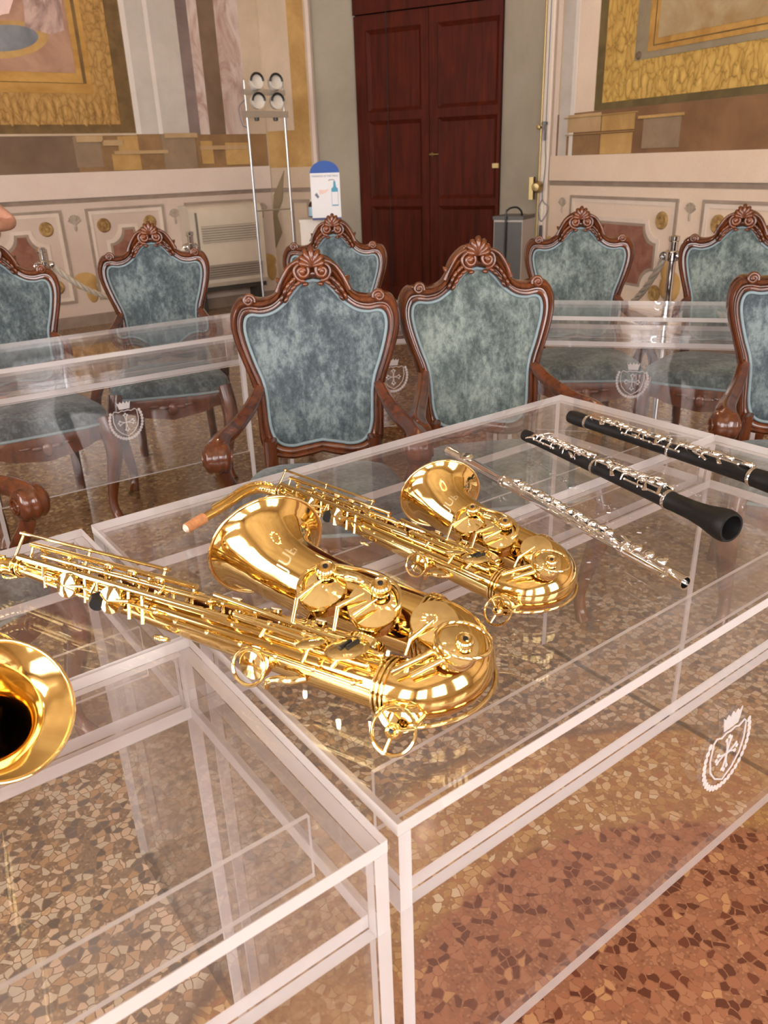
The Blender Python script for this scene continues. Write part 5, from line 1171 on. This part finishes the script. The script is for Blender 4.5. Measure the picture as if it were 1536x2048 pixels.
# black finish with silver keywork
def keyset(spec):
    return {'rods': spec[0], 'cups': [(f, a, r, 0.0065) for f, a, r in spec[1]], 'levers': spec[2]}
ob = wind('oboe', 'black wooden oboe with flared bell and dense silver keywork', 'oboe', (0.8751,0.6753,0.776), (0.7571,0.1258,0.7872),
     [(0, 0.0001), (0.001, 0.0120), (0.03, 0.0126), (0.06, 0.0112), (0.10, 0.0108), (0.40, 0.0132), (0.41, 0.0142), (0.43, 0.0142), (0.44, 0.0136), (0.74, 0.0154), (0.75, 0.0164), (0.775, 0.0164), (0.78, 0.0156), (0.86, 0.0166), (0.91, 0.0196), (0.95, 0.0242), (0.975, 0.0264), (0.99, 0.0258), (1.0, 0.0236), (1.0, 0.0200), (0.96, 0.0165), (0.90, 0.0095), (0.89, 0.0001)], 'ebony',
     keyset(([(0.10, 0.40, 0.5, 0.007), (0.13, 0.39, -0.6, 0.007), (0.44, 0.74, 0.5, 0.007), (0.46, 0.72, -0.55, 0.007), (0.10, 0.22, 1.1, 0.007), (0.60, 0.76, 1.0, 0.008)],
      [(0.105 + 0.024 * i, (0.0, 0.35, -0.35)[i % 3], 0.0056) for i in range(12)] + [(0.45 + 0.026 * i, (0.1, -0.3, 0.3)[i % 3], 0.0066) for i in range(11)] + [(0.735, -0.9, 0.0085), (0.65, -1.0, 0.008)],
      [(0.09, 0.3, 0.022, 1.2), (0.095, -0.5, 0.024, -1.3), (0.10, 0.9, 0.02, 2.4), (0.30, 0.8, 0.03, 0.4), (0.28, -0.9, 0.028, 0.2), (0.52, 0.7, 0.03, 0.6), (0.58, -0.8, 0.03, -0.4), (0.68, 0.6, 0.03, 0.8), (0.74, 0.4, 0.024, 1.0), (0.22, 0.2, 0.022, -0.8), (0.66, -0.3, 0.024, -1.1)])),
     [(0.42, 0.003), (0.762, 0.0035)], 5)
ca = V((1.0438,0.6947,0.7775)); cb = V((0.974,0.193,0.788)); cd = (cb - ca).normalized()
cl = wind('clarinet', 'black wooden clarinet with silver rings, cut by the right edge', 'clarinet', tuple(ca), tuple(ca + cd * 0.60),
     [(0, 0.0001), (0.001, 0.0140), (0.02, 0.0152), (0.06, 0.0158), (0.10, 0.0146), (0.105, 0.0138), (0.48, 0.0138), (0.485, 0.0146), (0.50, 0.0146), (0.505, 0.0140), (0.80, 0.0148), (0.805, 0.0172), (0.83, 0.0175), (0.87, 0.0185), (0.92, 0.0220), (0.96, 0.0270), (0.99, 0.0305), (1.0, 0.0300), (1.0, 0.0260), (0.96, 0.0220), (0.90, 0.0150), (0.88, 0.0001)], 'ebony',
     keyset(([(0.13, 0.46, 0.55, 0.007), (0.15, 0.47, -0.6, 0.007), (0.50, 0.76, 0.5, 0.007), (0.52, 0.78, -0.5, 0.007), (0.30, 0.55, 1.1, 0.008)],
      [(0.20 + 0.028 * i, (0.0, 0.3, -0.3)[i % 3], 0.0068) for i in range(10)] + [(0.53 + 0.032 * i, (0.1, -0.35, 0.2)[i % 3], 0.0078) for i in range(5)] + [(0.70, -0.5, 0.0115), (0.775, -0.35, 0.0115)],
      [(0.14, 0.0, 0.03, 0.1), (0.17, 0.5, 0.028, 0.6), (0.34, 0.9, 0.03, 0.2), (0.38, -0.8, 0.03, -0.3), (0.44, 0.6, 0.03, 0.9), (0.60, 0.7, 0.04, 0.3), (0.62, -0.6, 0.035, -0.3), (0.68, 0.5, 0.03, 0.7)])),
     [(0.098, 0.0035), (0.492, 0.003), (0.803, 0.0035), (0.995, 0.003)], 9)

# ---------------------------------------------------------------- visitor at the left edge (only an elbow reaches into the picture)
def skin(name, joints, bones, mat, par, root=0, sub=2):
    me = bpy.data.meshes.new(name); me.from_pydata([j[:3] for j in joints], bones, [])
    ob = bpy.data.objects.new(name, me); COL.objects.link(ob); ob.parent = par
    md = ob.modifiers.new('skin', 'SKIN'); md.use_smooth_shade = True
    if not me.skin_vertices: me.attributes.new('skin', 'FLOAT', 'POINT')
    sv = me.skin_vertices[0].data
    for v, j in zip(sv, joints): v.radius = (j[3], j[4] if len(j) > 4 else j[3]); v.use_root = False
    sv[root].use_root = True
    s = ob.modifiers.new('sub', 'SUBSURF'); s.levels = sub; s.render_levels = sub
    me.materials.append(M[mat]); return ob
eb = (0.8367,4.6,1.0637)
t = thing('person', 'visitor at the left edge with one bare bent elbow showing', 'person', (eb[0] - 0.385, eb[1], 0))
ez = eb[2]
J = [(0, 0, 0.95, .13, .10), (0, 0, 1.12, .12, .09), (0, 0, 1.30, .14, .10), (0, 0, 1.42, .10, .08), (0, 0, 1.50, .055, .055), (0, 0.01, 1.58, .075, .085), (0, 0.01, 1.70, .075, .085),
     (0.17, 0.02, 1.39, .055, .055), (0.28, 0.05, 1.18, .045, .045), (0.395, 0.03, ez, .040, .040), (0.25, -0.12, ez + 0.0, .034, .034), (0.12, -0.22, ez + 0.02, .026, .022), (0.07, -0.27, ez + 0.03, .03, .018),
     (-0.17, 0.02, 1.39, .055, .055), (-0.235, 0.04, 1.22, .045, .045), (-0.25, 0.02, ez, .040, .040), (-0.22, -0.10, ez - 0.2, .032, .032), (-0.21, -0.13, ez - 0.28, .03, .02),
     (0.10, 0, 0.86, .095, .095), (0.11, 0, 0.50, .062, .062), (0.11, 0.02, 0.10, .042, .042), (0.11, -0.12, 0.035, .04, .03),
     (-0.10, 0, 0.86, .095, .095), (-0.11, 0, 0.50, .062, .062), (-0.11, 0.02, 0.10, .042, .042), (-0.11, -0.12, 0.035, .04, .03)]
Bn = [(0, 1), (1, 2), (2, 3), (3, 4), (4, 5), (5, 6), (3, 7), (7, 8), (8, 9), (9, 10), (10, 11), (11, 12), (3, 13), (13, 14), (14, 15), (15, 16), (16, 17), (0, 18), (18, 19), (19, 20), (20, 21), (0, 22), (22, 23), (23, 24), (24, 25)]
skin('body', J, Bn, 'skin', t)
for base, dr_ in (((0.07, -0.27, ez + 0.03), (-0.55, -0.8, 0.05)), ((-0.21, -0.13, ez - 0.28), (0.1, -0.35, -0.93))):
    b = V(base); dv = V(dr_).normalized(); sd = dv.cross(UPZ).normalized() if abs(dv.z) < 0.8 else V(1, 0, 0)
    for k in range(4):
        p0 = b + sd * ((k - 1.5) * 0.019) + dv * 0.02; l = (0.068, 0.078, 0.074, 0.058)[k]; cur = V(0, 0, -0.012) if abs(dv.z) < 0.8 else V(0, -0.012, 0)
        m = MB(); m.tube([p0 - dv * 0.02, p0 + dv * (l * 0.45), p0 + dv * (l * 0.8) + cur, p0 + dv * l + cur * 2.2], [0.010, 0.0095, 0.0085, 0.006], 10); m.build('finger', 'skin', t, 60)
    m = MB(); p0 = b + sd * 0.03; m.tube([p0 - dv * 0.035, p0 + sd * 0.014, p0 + sd * 0.02 + dv * 0.03], [0.012, 0.011, 0.007], 10); m.build('thumb', 'skin', t, 60)
S = [(0, 0, 0.93, .15, .12), (0, 0, 1.12, .138, .108), (0, 0, 1.30, .158, .118), (0, 0, 1.42, .11, .092), (0.17, 0.02, 1.39, .07, .07), (0.26, 0.045, 1.23, .062, .062), (-0.17, 0.02, 1.39, .07, .07), (-0.228, 0.038, 1.24, .062, .062)]
skin('shirt', S, [(0, 1), (1, 2), (2, 3), (3, 4), (4, 5), (3, 6), (6, 7)], 'shirt', t)
Q = [(0, 0, 0.97, .148, .118), (0.10, 0, 0.86, .108, .108), (0.11, 0, 0.50, .078, .078), (0.11, 0.02, 0.09, .066, .066), (-0.10, 0, 0.86, .108, .108), (-0.11, 0, 0.50, .078, .078), (-0.11, 0.02, 0.09, .066, .066)]
skin('trousers', Q, [(0, 1), (1, 2), (2, 3), (0, 4), (4, 5), (5, 6)], 'trouser', t)
m = MB(); m.ball((0, 0.025, 1.70), (0.092, 0.105, 0.09), 20, 14); m.build('hair', 'hair', t, 80)
m = MB()
for s in (-1, 1): m.ball((s * 0.03, -0.078, 1.665), (0.012, 0.008, 0.008), 10, 8)
m.build('eyes', 'pearl', t, 60)
m = MB(); m.tube([V(0, -0.082, 1.665), V(0, -0.102, 1.632), V(0, -0.088, 1.622)], [0.008, 0.013, 0.008], 10)
for s in (-1, 1): m.ball((s * 0.085, 0.01, 1.65), (0.012, 0.02, 0.03), 10, 8)
m.build('nose_and_ears', 'skin', t, 60)
m = MB(); m.ball((0, -0.08, 1.598), (0.024, 0.008, 0.006), 12, 8); m.build('mouth', 'palepink', t, 60)
for s in (-1, 1):
    m = MB(); m.ball((s * 0.11, -0.06, 0.045), (0.048, 0.14, 0.045), 16, 10); m.build('shoe', 'black', t, 60)
